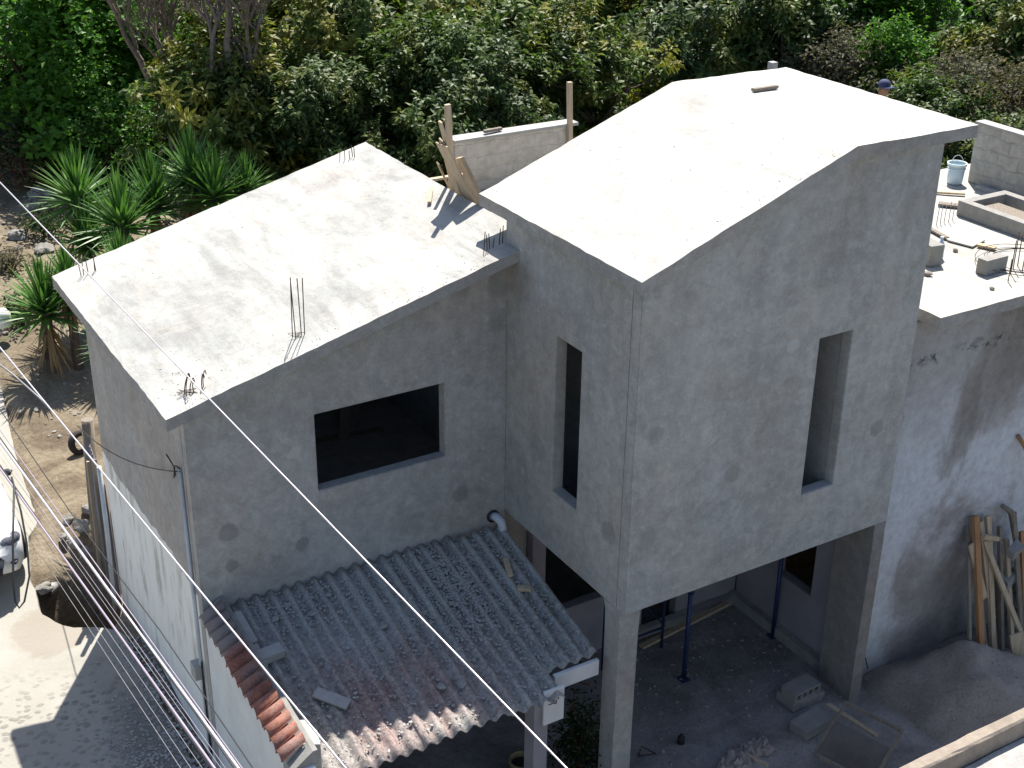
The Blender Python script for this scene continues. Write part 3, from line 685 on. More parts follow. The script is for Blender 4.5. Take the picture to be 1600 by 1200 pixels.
# ------------------------------------------------------------------ porch with corrugated roof
CS=.25; CZ=lambda y:-.12-CS*(2.58-y)
PB=Vector((-2,1.3,-2.75))
porch=empty('corrugated_porch',PB,'porch roofed with dusty faded red corrugated sheets below the low wing window','porch')
def sheet(x0,x1,y0,y1,dz,name):
    n=int((x1-x0)/.177*12); ys=[y0+(y1-y0)*k/18 for k in range(19)]
    mb=MB(); rows=[]
    for i in range(n+1):
        x=x0+(x1-x0)*i/n
        for y in ys:
            sag=.012*mnoise.noise(Vector((x*.9,y*.9,0)))
            jag=(.012*mnoise.noise(Vector((x*6,0,2))) if y==ys[0] else 0)
            mb.v.append(Vector((x,y+jag,CZ(y)+dz+sag+.031*math.sin(2*math.pi*x/.177+.25*mnoise.noise(Vector((x*1.3,y*.6,7))))+.006*mnoise.noise(Vector((x*9,y*5,3)))+(.012*max(0,mnoise.noise(Vector((x*2.3,y*1.6,9)))+.1)))))
    L=len(ys); Nn=len(mb.v); mb.v+= [v-Vector((0,0,.008)) for v in mb.v]
    def F(f,s=True): mb.f.append(f); mb.mi.append(0); mb.sm.append(s)
    for i in range(n):
        for j in range(L-1):
            a=i*L+j; F([a,a+L,a+L+1,a+1]); F([Nn+a,Nn+a+1,Nn+a+L+1,Nn+a+L])
        a=i*L; F([a,Nn+a,Nn+a+L,a+L],False); a=i*L+L-1; F([a,a+L,Nn+a+L,Nn+a],False)
    for j in range(L-1):
        F([j,j+1,Nn+j+1,Nn+j],False); a=n*L+j; F([a,Nn+a,Nn+a+1,a+1],False)
    return mb.build(name,M['corr'],porch)
sheet(-3.62,-2.40,.0,2.56,.0,'corrugated_sheet'); sheet(-2.48,-1.36,.0,2.56,.012,'corrugated_sheet')
sheet(-1.44,-.76,-.02,2.56,.0,'corrugated_sheet'); sheet(-.86,-.10,.32,2.5,.012,'corrugated_sheet')
mb=MB(); mb.box((-.72,.26,CZ(.3)-.24),(-.12,.31,CZ(.3)-.035)); mb.build('fascia_board',M['white_paint'],porch,bevel=.004)
mb=MB()
for y in (.5,1.6): mb.box((-3.6,y-.04,CZ(y)-.14),(-.2,y+.04,CZ(y)-.045))
mb.build('rafter',M['wood_grey'],porch)
mb=MB(); px0=at(838,1130,'y',.15).x
mb.box((px0-.06,.10,-2.85),(px0+.12,.30,CZ(.1)-.05)); mb.build('post',M['pink_paint'],porch,bevel=.006)
# painted panel under the corner, with the dark round mark
pa=at(850,1088,'y',.06); pb_=at(880,1108,'y',.06)
mb=MB(); mb.box((pa.x,.05,pb_.z-.12),(pb_.x,.08,pa.z+.05)); pan=mb.build('painted_panel',M['white_paint'],porch)
mb=MB(); cc=at(868,1094,'y',.045); 
for r_,a0,a1 in ((.042,0,5.2),(.022,1,5.9)):
    mb.tube([Vector((cc.x+r_*math.cos(a0+(a1-a0)*k/12),.046,cc.z+r_*1.1*math.sin(a0+(a1-a0)*k/12))) for k in range(13)],.0055,6)
mb.tube([Vector((cc.x-.09,.046,cc.z-.03)),Vector((cc.x-.05,.046,cc.z-.035)),Vector((cc.x-.03,.046,cc.z-.02))],.005,6)
mb.build('round_mark',simple('dark red painted mark',(.12,.05,.06),None,5,.8,0),pan)
# low wall closing the porch bottom
# rubble on the porch roof
def cp():
    while True:
        u=random.random()
        if u<.5: x=random.gauss(-1.0,.55); y=random.gauss(1.75,.38)
        elif u<.8: x=random.uniform(-3.55,-.15); y=random.uniform(.05,2.5)
        else: x=random.uniform(-3.5,-.2); y=random.gauss(2.2,.2)
        if -3.55<x<-.15 and .08<y<2.5 and not (x>-.8 and y<.4): return (x,y,CZ(y)+.018)
crumbs('mortar_rubble',cp,7500,.005,.028,M['rubble'],'crumbled mortar lying all over the corrugated roof')
def pl(x,y,dz=0): return Vector((x,y,CZ(y)+dz))
def cpick(px,py,dz=.03): return at(px,py,(0,-CS,1),-.12-CS*2.58+dz)
mb=MB(); c=cpick(440,1095) ; a=cpick(492,1085); b=cpick(545,1105); d=(b-a).normalized(); s=d.cross(Vector((0,-CS,1))).normalized()
mb.obox((a+b)/2+Vector((0,0,.035)),(b-a)/2,s*.07,Vector((0,-CS,1)).normalized()*.012)
tag(mb.build('floor_tile',M['block_light'],origin=(a+b)/2,bevel=.003),'flat pale grey slab lying askew on the corrugated roof','slab')
G='pale cement blocks resting beside the clay tiles on the porch roof'
def blk(name,a,b,wd,h,mat,lab,grp=None,dz=.0):
    a=Vector(a);b=Vector(b); d=b-a; n=Vector((0,-CS,1)).normalized(); s=d.cross(n).normalized()
    mb=MB().obox((a+b)/2+n*(h/2+dz),d/2,s*wd/2,n*h/2,jit=.004)
    return tag(mb.build(name,mat,origin=(a+b)/2,bevel=.008),lab,'block',grp)
blk('cement_block',cpick(366,968),cpick(393,1015),.15,.12,M['block_light'],'long cement block lying beside the upper clay tiles',G)
blk('cement_block',cpick(393,1017),cpick(410,1046),.14,.10,M['block_light'],'dust covered cement block end to end with the long one, nearer the street corner',G)
blk('cement_block',cpick(404,1035),cpick(440,1020),.14,.12,M['block_light'],'short cement block set across the other two at right angles',G)
blk('timber_offcut',cpick(789,874,.05),cpick(797,902,.05),.07,.04,M['wood'],'yellowish timber offcut below the drain pipe on the corrugated roof',None)
bpy.data.objects['timber_offcut']['category']='offcut'
o=blk('timber_offcut',cpick(808,921,.05),cpick(829,922,.05),.07,.05,M['wood'],'second yellowish offcut near the corrugated roof edge, lying crosswise'); o['category']='offcut'
for (px,py,r,l) in ((430,858+110,.05,None),(488,1020-60,.045,None),(600,980,.05,None),(512,905+25,.04,None),(690,1075,.055,None),(722,1070,.06,None),(640,935,.05,None)):
    q=cpick(px,py); q=q+Vector((0,0,r*.3)); MB()
    mb=MB().rock(q,r,0,.5,2)
    tag(mb.build('mortar_lump',M['rubble'],origin=q),'fist-sized lump of mortar lying among the crumbs on the corrugated roof','lump','mortar lumps on the corrugated roof')
# ------------------------------------------------------------------ boundary wall with clay tiles
BW=Vector((-3.9,1.2,-2.8))
bw=empty('boundary_wall',BW,'whitewashed street wall capped with a row of red clay half-round tiles','wall')
TW=lambda y:-.56+.0*(y)   # top of the white face
TZ0=lambda y:-.08-.105*(2.4-y)
mb=MB(); mb.add([(-3.93,-.05,-3.0),(-3.73,-.05,-3.0),(-3.73,2.575,-3.0),(-3.93,2.575,-3.0),(-3.93,-.05,TZ0(-.05)-.09),(-3.73,-.05,TZ0(-.05)-.09),(-3.73,2.575,TZ0(2.575)-.09),(-3.93,2.575,TZ0(2.575)-.09)],[(0,3,2,1),(4,5,6,7),(0,1,5,4),(1,2,6,5),(2,3,7,6),(3,0,4,7)]); mb.build('masonry_body',M['white_paint'],bw,bevel=.01)
ntl=14
for k in range(ntl):
    y=2.40-k*(2.22/(ntl-1)) ; 
    # half-round tile sloping to the street
    mb=MB(); seg=8
    zo=TZ0(y)-.055; zi=zo+.14; x_i=-3.76; x_o=-4.02; r0=.068; r1=.082
    jj=random.uniform(-.008,.008)
    base=len(mb.v)
    for (x,z,r,ro) in ((x_i,zi,r0,0),(x_o+jj,zo,r1,0),(x_o+jj,zo,r1-.014,0),(x_i,zi,r0-.014,0)):
        for q in range(seg+1):
            t=math.pi*q/seg; mb.v.append(Vector((x,y+r*math.cos(t)+jj*.3,z+r*math.sin(t)*.9)))
    for i in range(4):
        i2=(i+1)%4
        for q in range(seg):
            mb.f.append([i*(seg+1)+q,i*(seg+1)+q+1,i2*(seg+1)+q+1,i2*(seg+1)+q]); mb.mi.append(0); mb.sm.append(i in (0,2))
    for q in (0,seg): mb.f.append([q,(seg+1)+q,2*(seg+1)+q,3*(seg+1)+q]); mb.mi.append(0); mb.sm.append(False)
    mb.build('roof_tile',M['clay'],bw)
a0,a1=TZ0(-.02),TZ0(2.56)
mb=MB(); mb.add([(-3.97,-.02,a0-.088),(-3.97,2.56,a1-.088),(-3.69,2.56,a1-.088),(-3.69,-.02,a0-.088),(-3.74,2.56,a1+.075),(-3.74,-.02,a0+.075),(-3.69,2.56,a1+.075),(-3.69,-.02,a0+.075)],
    [(0,3,2,1),(0,1,4,5),(4,6,7,5),(3,7,6,2),(0,5,7,3),(1,2,6,4)]); mb.build('mortar_bed',M['block'],bw)
# faceted end cap
mb=MB(); cx,cy,cz=-3.70,-.16,-.46
pts=[(-.30,.13),(-.24,-.13),(.10,-.19),(.24,-.08),(.24,.12),(.02,.17)]
top=[at(442,1189,'z',-.36),at(471,1163,'z',-.26),at(501,1163,'z',-.26),at(496,1142,'z',-.25),at(479,1124,'z',-.25),at(449,1126,'z',-.25)]
n=len(top); top=top[::-1]; mb.v=[Vector(q) for q in top]+[Vector((q[0],q[1],-.62)) for q in top]+[sum(top,Vector())/len(top)+Vector((.02,.05,.02))]
for k in range(n):
    mb.f.append([k,n+k,n+(k+1)%n,(k+1)%n]); mb.mi.append(0); mb.sm.append(False)
    mb.f.append([k,(k+1)%n,2*n]); mb.mi.append(0); mb.sm.append(False)
mb.f.append([n+k for k in range(n)]); mb.mi.append(0); mb.sm.append(False)
mb.build('pillar_capstone',M['block_light'],bw,bevel=.006)
mb=MB(); mb.box((-3.98,-.24,-3.0),(-3.62,-.06,-.622)); mb.build('gate_pillar',M['white_paint'],bw,bevel=.01)
# ------------------------------------------------------------------ foreground wall (lower right)
fw=empty('parapet_wall',(1.6,-3.4,-.2),'sunlit rough concrete parapet with a flat roof strip behind it at the lower right corner','wall')
FZ=0.0
a=at(1395,1210,'z',FZ); b=at(1640,1090,'z',FZ)
y1=-3.29
mb=MB(); nseg=40
for i in range(nseg+1):
    x=-2+8*i/nseg; j=lambda k:random.uniform(-k,k)
    y_=y1
    for (yy,zz) in ((y_,FZ-.9),(y_+.012*mnoise.noise(Vector((x*3,0,0))),FZ-.02),(y_-.02,FZ+.006),(y_-.12,FZ+.004),(y_-.145,FZ-.015+j(.006)),(y_-.16,FZ-.16+j(.004)),(y_-.165,FZ-.9)):
        mb.v.append(Vector((x,yy+j(.004),zz+j(.003))))
for i in range(nseg):
    for k in range(6): a_=i*7+k; mb.f.append([a_,a_+1,a_+8,a_+7]); mb.mi.append(0); mb.sm.append(False)
mb.build('coping_edge',simple('brown stained concrete edge',(.30,.255,.21),(.20,.165,.135),7,.9,.6,bscale=20),fw,weld=True)
slab('flat_roof',-2,6,-8.0,-3.47,lambda x,y:-.20,.2,M['plaster_plain'],fw,cell=.3)
# ------------------------------------------------------------------ yard contents
def pt(px,py,z=-2.75): return at(px,py,'z',z)
G='blue steel props under the tall block'
def prop(p,ztop,lab):
    p=Vector(p); o=empty('steel_prop',p,lab,'prop',G)
    mb=MB(); mb.tube([p,p+Vector((0,0,1.5))],.032,10); mb.build('outer_tube',M['blue'],o)
    mb=MB(); mb.tube([p+Vector((0,0,1.45)),Vector((p.x,p.y,ztop-.01))],.024,10); mb.build('inner_tube',M['blue'],o)
    mb=MB(); mb.box((p.x-.07,p.y-.07,p.z),(p.x+.07,p.y+.07,p.z+.008)); mb.build('base_plate',M['blue'],o)
    mb=MB(); mb.lathe([(.03,1.4),(.05,1.4),(.05,1.5),(.03,1.5)],p,12); mb.build('collar',M['blue'],o)
    mb=MB(); mb.box((p.x-.06,p.y-.06,ztop-.012),(p.x+.06,p.y+.06,ztop-.002)); mb.build('head_plate',M['blue'],o)
M['blue']=simple('dark blue painted steel',(.02,.035,.10),(.03,.05,.13),6,.5,.1,.4,.2)
p1=pt(1068,1062); prop((p1.x,p1.y,-2.74),0.02,'dark blue steel prop standing alone in the middle of the yard opening')
p2=pt(1213,992); prop((p2.x-.07,p2.y,-2.74),0.02,'dark blue steel prop beside the lilac wall with the small window')
p4=pt(1005,985); 
def trestle():
    o=empty('scaffold_frame',(p4.x+.6,p4.y,-2.74),'dark cross-braced steel scaffold frame at the back of the yard opening','scaffold')
    x0,x1,y=1.35,2.35,2.2
    for k,x in enumerate((x0,x1)):
        MB().tube([(x,y,-2.74),(x,y,-.9)],.022,8).build('upright',M['blue'],o)
    for z in (-1.0,-1.75,-2.4): MB().tube([(x0,y,z),(x1,y,z)],.016,8).build('rail',M['blue'],o)
    MB().tube([(x0,y-.03,-1.05),(x1,y-.03,-2.35)],.012,6).build('brace',M['blue'],o); MB().tube([(x1,y+.03,-1.05),(x0,y+.03,-2.35)],.012,6).build('brace',M['blue'],o)
trestle()
board_thing('pale_batten',(2.0,2.2,-2.6),(3.7,2.42,-2.6),.09,.04,M['wood'],'long batten lying at the foot of the dark back wall','batten')
# hollow block and solid blocks by the pier
def hollow(c,a,dx,dy,h,mat,label,grp):
    c=Vector(c); o=empty('hollow_block',c,label,'block',grp)
    ux=Vector((math.cos(a),math.sin(a),0)); uy=Vector((-math.sin(a),math.cos(a),0)); uz=Vector((0,0,1))
    mb=MB(); t=.03
    mb.obox(c+uz*h/2+uy*(dy/2-t/2),ux*dx/2,uy*t/2,uz*h/2); mb.obox(c+uz*h/2-uy*(dy/2-t/2),ux*dx/2,uy*t/2,uz*h/2)
    for k in range(4):
        cx=-dx/2+t/2+(dx-t)*k/3; mb.obox(c+uz*h/2+ux*cx,ux*t/2,uy*(dy/2-t-.001),uz*(h/2-.001))
    mb.build('shell',mat,o)
q=pt(1252,1092)
G='cement blocks piled at the foot of the pier'
def hblock(c,a,L,D,H,mat,lab):
    """block lying on its face: three cores open towards the viewer"""
    c=Vector(c); o=empty('hollow_block',c,lab,'block',G)
    ux=Vector((math.cos(a),math.sin(a),0)); uy=Vector((-math.sin(a),math.cos(a),0)); uz=Vector((0,0,1)); t=.03
    mb=MB()
    mb.obox(c+uz*(t/2),ux*L/2,uy*D/2,uz*t/2); mb.obox(c+uz*(H-t/2),ux*L/2,uy*D/2,uz*t/2)
    for k in range(5):
        x=-L/2+t/2+(L-t)*k/4; mb.obox(c+uz*H/2+ux*x,ux*t/2,uy*(D/2-.001),uz*(H/2-t))
    mb.obox(c+uz*H/2+uy*(D/2-.01),ux*(L/2-.002),uy*.008,uz*(H/2-.002))
    mb.build('shell',mat,o)
    return o
q=pt(1250,1100); 
mb=MB(); mb.box((q.x-.22,q.y-.1,-2.74),(q.x+.32,q.y+.24,-2.60),jit=.01); tag(mb.build('solid_block',M['block'],origin=q,bevel=.012),'flat dusty block under the hollow one at the foot of the pier','block',G)
hblock((q.x+.02,q.y+.04,-2.595),R(4),.46,.26,.14,M['block'],'hollow cement block with open cores lying on top of the pile by the pier')
q=pt(1268,1136)
mb=MB().obox((q.x,q.y,-2.68),(.27,.03,0),(-.02,.14,0),(0,0,.075),jit=.008); tag(mb.build('solid_block',M['block'],origin=q,bevel=.012),'long solid block on the yard floor in front of the hollow one','block',G)
# paper sacks and rubbish
def sack(px,py,lab,r=.2):
    q=pt(px,py,-2.7); mb=MB(); sd=random.random()*50; nu,nv=22,15; a=random.uniform(-.5,.5)
    for top in (1,0):
        for i in range(nu+1):
            for j in range(nv+1):
                u=i/nu*2-1; v=j/nv*2-1; e=(1-u**4)*(1-v**4)
                p=Vector((u*1.5,v,sd)); f=abs(mnoise.noise(p*2.2))*.9+abs(mnoise.noise(p*4.7))*.35
                x=u*r*1.35+r*.35*mnoise.noise(p*1.3+Vector((3,0,0))); y=v*r*.85+r*.3*mnoise.noise(p*1.3+Vector((0,7,0)))
                z=r*(.10+e*(.25+f*.75)) if top else r*.02
                mb.v.append(q+Vector((x*math.cos(a)-y*math.sin(a),x*math.sin(a)+y*math.cos(a),z-.03)))
    W_=nv+1; N_=(nu+1)*W_
    for i in range(nu):
        for j in range(nv):
            k=i*W_+j; mb.f+=[[k,k+W_,k+W_+1,k+1],[N_+k,N_+k+1,N_+k+W_+1,N_+k+W_]]; mb.mi+=[0,0]; mb.sm+=[False,False]
    for i in range(nu):
        k=i*W_; mb.f+=[[k,N_+k,N_+k+W_,k+W_],[k+nv,k+nv+W_,N_+k+nv+W_,N_+k+nv]]; mb.mi+=[0,0]; mb.sm+=[False,False]
    for j in range(nv):
        k=nu*W_+j; mb.f+=[[j,j+1,N_+j+1,N_+j],[k,N_+k,N_+k+1,k+1]]; mb.mi+=[0,0]; mb.sm+=[False,False]
    return tag(mb.build('cement_sack',M['paper'],origin=q),lab,'sack','crumpled sacks')
M['paper']=simple('crumpled dusty paper',(.36,.315,.29),(.20,.165,.15),7,.9,.6,bscale=25)
sack(1182,1168,'crumpled pale paper cement sack on the yard floor edge',.16)
sack(1150,1192,'flattened brown sack below the pale crumpled one at the picture edge',.2)
board_thing('pale_batten',pt(1165,1178,-2.66),pt(1200,1196,-2.66),.05,.03,M['wood'],'short batten lying by the crumpled sacks','batten')
# sieve: wooden frame with mesh leaning over blocks
fr=empty('sand_sieve',pt(1330,1150),'wooden framed builder\'s sieve propped up in front of the pier','sieve')
A=at(1322,1098,'z',-2.35); B=at(1272,1178,'z',-2.62); Cc=at(1410,1142,'z',-2.45); D=B+(Cc-A)
for (p_,q_) in ((A,B),(B,D),(A,Cc),(Cc,D)): MB().bar(p_,q_,.035,.05,jit=.002).build('frame_rail',M['wood_grey'],fr)
mb=MB(); mb.add([A.lerp(D,.02),B.lerp(Cc,.02),D.lerp(A,.02),Cc.lerp(B,.02)],[(0,1,2,3)]); 
M['mesh']=simple('rusty sieve mesh caked with sand',(.13,.105,.09),(.18,.15,.125),5,.9,.5)
mb=MB()
# the sieve cloth fills the lower two thirds; the wires stay open above
for k in range(40):
    t=k/39; mb.bar(A.lerp(B,.35+.65*t),Cc.lerp(D,.35+.65*t),.0035,.003)
for k in range(50):
    t=k/49; mb.bar(A.lerp(Cc,t).lerp(B.lerp(D,t),.35),B.lerp(D,t),.0035,.003)
mb.build('wire_mesh',M['mesh'],fr)
board_thing('pale_batten',at(1293,1100,'z',-2.55),at(1370,1150,'z',-2.6),.06,.03,M['wood'],'pale batten lying under the sieve frame','batten')
# sand heap
mb=MB(); hx,hy=5.5,-.42; n=46
def sz(x,y):
    z=-2.83
    z+=.55*math.exp(-((x-5.35)/.75)**2-((y+.55)/.62)**2)+.22*math.exp(-((x-4.45)/.55)**2-((y+.05)/.45)**2)+.22*math.exp(-((x-6.3)/1.2)**2-((y+1.0)/1.0)**2)+.28*math.exp(-((x-4.9)/.7)**2-((y+1.05)/.55)**2)
    z-=.12*math.exp(-((x-5.45)/.28)**2-((y+.85)/.22)**2); z-=.10*math.exp(-((x-4.9)/.2)**2-((y+.7)/.35)**2)
    z+=.10*mnoise.noise(Vector((x*1.8,y*1.8,0)))+.045*mnoise.noise(Vector((x*4.5,y*4.5,2)))+.015*mnoise.noise(Vector((x*11,y*11,0)))
    z-=.25*max(0,1-(x-4.02)/.25)+.25*max(0,1-(y+2.6)/.5)
    return z
xs=[4.02+5.2*i/n for i in range(n+1)]; ys=[-2.6+2.88*i/n for i in range(n+1)]
mb.v=[Vector((x,y,sz(x,y))) for x in xs for y in ys]
for i in range(n):
    for j in range(n): a=i*(n+1)+j; mb.f.append([a,a+n+1,a+n+2,a+1]); mb.mi.append(0); mb.sm.append(True)
tag(mb.build('sand_heap',M['sand']),kind='stuff')
bpy.data.objects['sand_heap']['label']='brown heap of building sand against the stained wall'
mb=MB()
for _ in range(500):
    x=random.uniform(4.1,8); y=random.uniform(-2,.25); r=random.uniform(.006,.02); mb.rock((x,y,sz(x,y)),r,0,.6,0)
for _ in range(900):
    x=random.uniform(-.2,3.9); y=random.gauss(1.6,.9); 
    if -.3<y<2.5: mb.rock((x,y,yz(x,y)+.004),.006+.03*random.random()**3,0,.6,0)
tag(mb.build('yard_debris',M['yardbits']),'bits of mortar scattered over the yard',kind='stuff')
# timber leaning on the stained wall
G='old timbers leaning on the stained wall'
def timber(px0,py0,px1,py1,y0,y1,wd,th,mat,lab,up=(0,1,0)):
    p=at(px0,py0,'y',y0); q=at(px1,py1,'y',y1)
    return board_thing('leaning_timber',p,q,wd,th,mat,lab,'timber',G,up=up)
timber(1542,1058,1518,806,-.42,.24,.09,.05,M['wood_grey'],'dark grey timber furthest from the corner rubble, behind the others')
timber(1538,935,1517,850,-.12,.10,.11,.03,M['wood'],'short pale board overlapping the first grey timber')
timber(1534,1050,1524,806,-.46,.20,.10,.06,M['wood_orange'],'orange brown timber standing upright in the stack')
timber(1553,1052,1543,806,-.44,.22,.085,.06,M['wood'],'greyish pale timber right of the orange one')
timber(1596,992,1538,845,-.5,.12,.07,.05,M['wood'],'pale timber crossing the stack diagonally')
timber(1566,1066,1562,822,-.46,.2,.06,.05,M['wood_grey'],'slim grey timber to the right of the crossing one')
timber(1586,1090,1572,842,-.6,.16,.07,.05,M['wood'],'dull pale timber leaning steeply at the picture edge')
timber(1515,1000,1512,822,-.35,.25,.05,.04,M['wood_grey'],'thinnest grey stick at the wall side of the stack')
timber(1600,1040,1584,800,-.5,.2,.08,.04,M['wood_grey'],'wide dark timber behind the broken blocks')
timber(1606,1100,1596,830,-.7,.12,.08,.05,M['wood_orange'],'tan timber at the very edge of the picture')
timber(1560,1070,1532,815,-.48,.22,.08,.05,M['wood'],'pale tan plank squeezed between the orange timber and the grey one')
timber(1536,838,1560,842,.05,.05,.06,.06,M['wood'],'short block end laid crosswise at the top of the stack')
timber(1572,1075,1556,880,-.46,.15,.08,.05,M['wood_grey'],'dark timber in the gap behind the diagonal one')
timber(1612,1180,1588,990,-1.0,-.55,.20,.025,M['wood'],'broad pale plank standing in front at the picture edge',up=(.3,1,0))
mb=MB(); pts=[at(x,y,'y',v) for x,y,v in ((1566,790,.2),(1580,800,.2),(1590,860,.1),(1600,910,.0),(1612,960,-.1))]
mb.tube(pts,[.03,.045,.04,.04,.035],8); tag(mb.build('curved_branch',M['wood_grey'],origin=pts[0]),'crooked bare branch leaning at the right end of the timbers','branch')
mb=MB(); pts=[at(x,y,'y',v) for x,y,v in ((1590,680,.28),(1602,700,.2),(1610,720,.1))]; mb.tube(pts,.03,7); tag(mb.build('timber_stub',M['wood_orange'],origin=pts[0]),'brown stub sticking out of the stained wall at the picture edge','stub')
mb=MB()
for k in range(9):
    q=at(random.uniform(1570,1605),random.uniform(840,960),'y',random.uniform(-.05,.12)); mb=MB()
    mb.obox(q,(random.uniform(.08,.14),.02,.03),(0,.07,.02),(0,-.01,random.uniform(.04,.07)),jit=.015)
    tag(mb.build('broken_block',M['block'],origin=q,bevel=.008),'broken grey block wedged between the timbers and the stained wall','block','broken blocks behind the timbers')
mb=MB()
# rubble bank behind them
for _ in range(160):
    x=random.uniform(6.9,8.5); y=random.uniform(-.3,.28); z=-2.6+random.uniform(0,1)*(1.2*(x-6.6)); mb.rock((x,y,min(z,-.9)),random.uniform(.05,.13),0,.7,1)
tag(mb.build('rubble_bank',M['rubble']),'bank of broken masonry behind the timbers',kind='stuff')
# cable on the wall base
mb=MB(); mb.tube([at(x,y,'y',.27) for x,y in ((1349,905),(1345,960),(1338,1010),(1337,1040))],.009,6); mb.tube([at(x,y,'y',.2) for x,y in ((1337,1024),(1345,1020),(1352,1028),(1356,1045))],.008,6)
tag(mb.build('wall_cable',M['black'],origin=at(1349,905,'y',.27)),'thin black cable hanging on the stained wall beside the pier','cable')
# black tub, pots, shrub, wire triangle
q=at(950,1168,'z',-2.45)
tub=MB(); tub.lathe([(.0,0),(.13,0),(.155,.25),(.145,.25),(.12,.02),(0,.02)],(q.x,q.y,-2.74),24)
tag(tub.build('black_tub',M['rubber'],origin=(q.x,q.y,-2.74)),'black rubber tub at the foot of the corner column','tub')
q=at(1068,1180,'z',-2.73); mb=MB(); tri=[at(x,y,'z',-2.72) for x,y in ((998,1180),(1003,1166),(1025,1178),(996,1181))]
mb.tube(tri,.009,6); tag(mb.build('wire_triangle',M['steel'],origin=tri[0]),'bent triangle of steel bar lying on the yard floor','wire')
q=at(1064,1160,'z',-2.74); mb=MB(); mb.lathe([(0,0),(.05,0),(.045,.09),(.02,.11),(.02,.13),(0,.13)],(q.x,q.y,-2.74),14); tag(mb.build('small_can',M['rubber'],origin=q),'small dark can standing on the yard floor','can')
q=at(815,1185,'z',-2.4)
pot=empty('clay_pot',(q.x,q.y,-2.7),'empty ochre flower pot in the dark under the porch','flower pot')
mb=MB(); mb.lathe([(0,0),(.10,0),(.145,.24),(.16,.24),(.16,.29),(.14,.29),(.135,.24),(.11,.10),(0,.10)],(q.x,q.y,-2.7),24); mb.build('pot_body',simple('ochre fired clay',(.30,.24,.13),None,5),pot)
mb=MB(); mb.lathe([(0,.215),(.128,.215)],(q.x,q.y,-2.7),24); mb.build('soil',M['rubber'],pot)
mb=MB(); mb.box((q.x-.45,q.y-.3,-2.86),(q.x+.35,q.y+.25,-2.705)); tag(mb.build('concrete_step',M['block'],origin=(q.x,q.y,-2.8),bevel=.012),'low concrete step carrying the flower pot under the porch','step')
# ------------------------------------------------------------------ leaves
def leafmat(name,cs,trans=.35,rough=.5,spec=.35,tipc=None,tips=.5):
    m=bpy.data.materials.new(name); m.use_nodes=True; nt=m.node_tree; nt.nodes.clear()
    out=nt.nodes.new('ShaderNodeOutputMaterial'); p=nt.nodes.new('ShaderNodeBsdfPrincipled'); tr=nt.nodes.new('ShaderNodeBsdfTranslucent'); mx=nt.nodes.new('ShaderNodeMixShader')
    g=nt.nodes.new('ShaderNodeNewGeometry'); tc=nt.nodes.new('ShaderNodeTexCoord')
    r=nt.nodes.new('ShaderNodeValToRGB'); e=r.color_ramp.elements
    while len(e)<len(cs): e.new(.5)
    for k,c in enumerate(cs): e[k].position=k/(len(cs)-1); e[k].color=(*c,1)
    nt.links.new(g.outputs['Random Per Island'],r.inputs[0]); c=r.outputs[0]
    if tipc:
        f=ramp(nt,nz(nt,tc.outputs['Object'],.9,2,.5),[(tips,0),(tips+.1,1)])
        c=mix(nt,mth(nt,'MULTIPLY',f,.75),c,tipc)
    f2=ramp(nt,nz(nt,tc.outputs['Object'],.5,3,.5),[(.35,.75),(.65,1.25)]); c=mix(nt,1,c,f2,'MULTIPLY')
    nt.links.new(c,p.inputs['Base Color']); nt.links.new(mix(nt,1,c,(1.1,1.25,.6),'MULTIPLY'),tr.inputs[0])
    p.inputs['Roughness'].default_value=rough; p.inputs['Specular IOR Level'].default_value=spec
    mx.inputs[0].default_value=trans; nt.links.new(p.outputs[0],mx.inputs[1]); nt.links.new(tr.outputs[0],mx.inputs[2]); nt.links.new(mx.outputs[0],out.inputs[0])
    return m
M['bark']=simple('grey brown bark',(.13,.10,.075),(.07,.055,.04),9,.9,.5,stretchv=(2,2,.5))
M['bark_pale']=simple('pale dry bark',(.24,.20,.16),(.13,.10,.08),9,.9,.5)
M['l_mango']=leafmat('mango leaves',[(.035,.065,.014),(.065,.11,.022),(.11,.165,.034),(.17,.215,.05)],.36,.5,.22,(.26,.235,.045),.50)
M['l_mango2']=leafmat('dark mango leaves',[(.028,.056,.016),(.055,.098,.026),(.105,.16,.042)],.36,.5,.25,(.17,.19,.045),.52)
M['l_bright']=leafmat('bright green leaves',[(.035,.10,.012),(.075,.19,.022),(.13,.28,.035)],.42,.5,.25)
M['l_dark']=leafmat('deep green leaves',[(.014,.030,.009),(.026,.050,.014),(.042,.075,.020)],.28,.55,.2)
M['l_dry']=leafmat('dry grey green leaves',[(.07,.075,.045),(.11,.105,.07),(.15,.135,.09)],.25,.7,.2,(.16,.12,.07),.55)
M['l_yucca']=leafmat('yucca leaves',[(.05,.13,.03),(.09,.20,.045),(.14,.27,.07)],.22,.42,.35)
M['l_straw']=leafmat('dead straw leaves',[(.20,.13,.06),(.28,.19,.10),(.16,.10,.05)],.15,.7,.2)
def leaf(mb,c,d,n,L,Wd,droop=.25):
    d=d.normalized(); s=d.cross(n)
    if s.length<1e-4: s=d.orthogonal()
    s.normalize(); n=s.cross(d)
    a=c; t=c+d*L-n*L*droop; m_=c+d*L*.5+n*L*.06
    b=len(mb.v); mb.v+= [a,m_+s*Wd/2,t,m_-s*Wd/2]
    mb.f+= [[b,b+1,b+2,b+3]]; mb.mi.append(0); mb.sm.append(False)
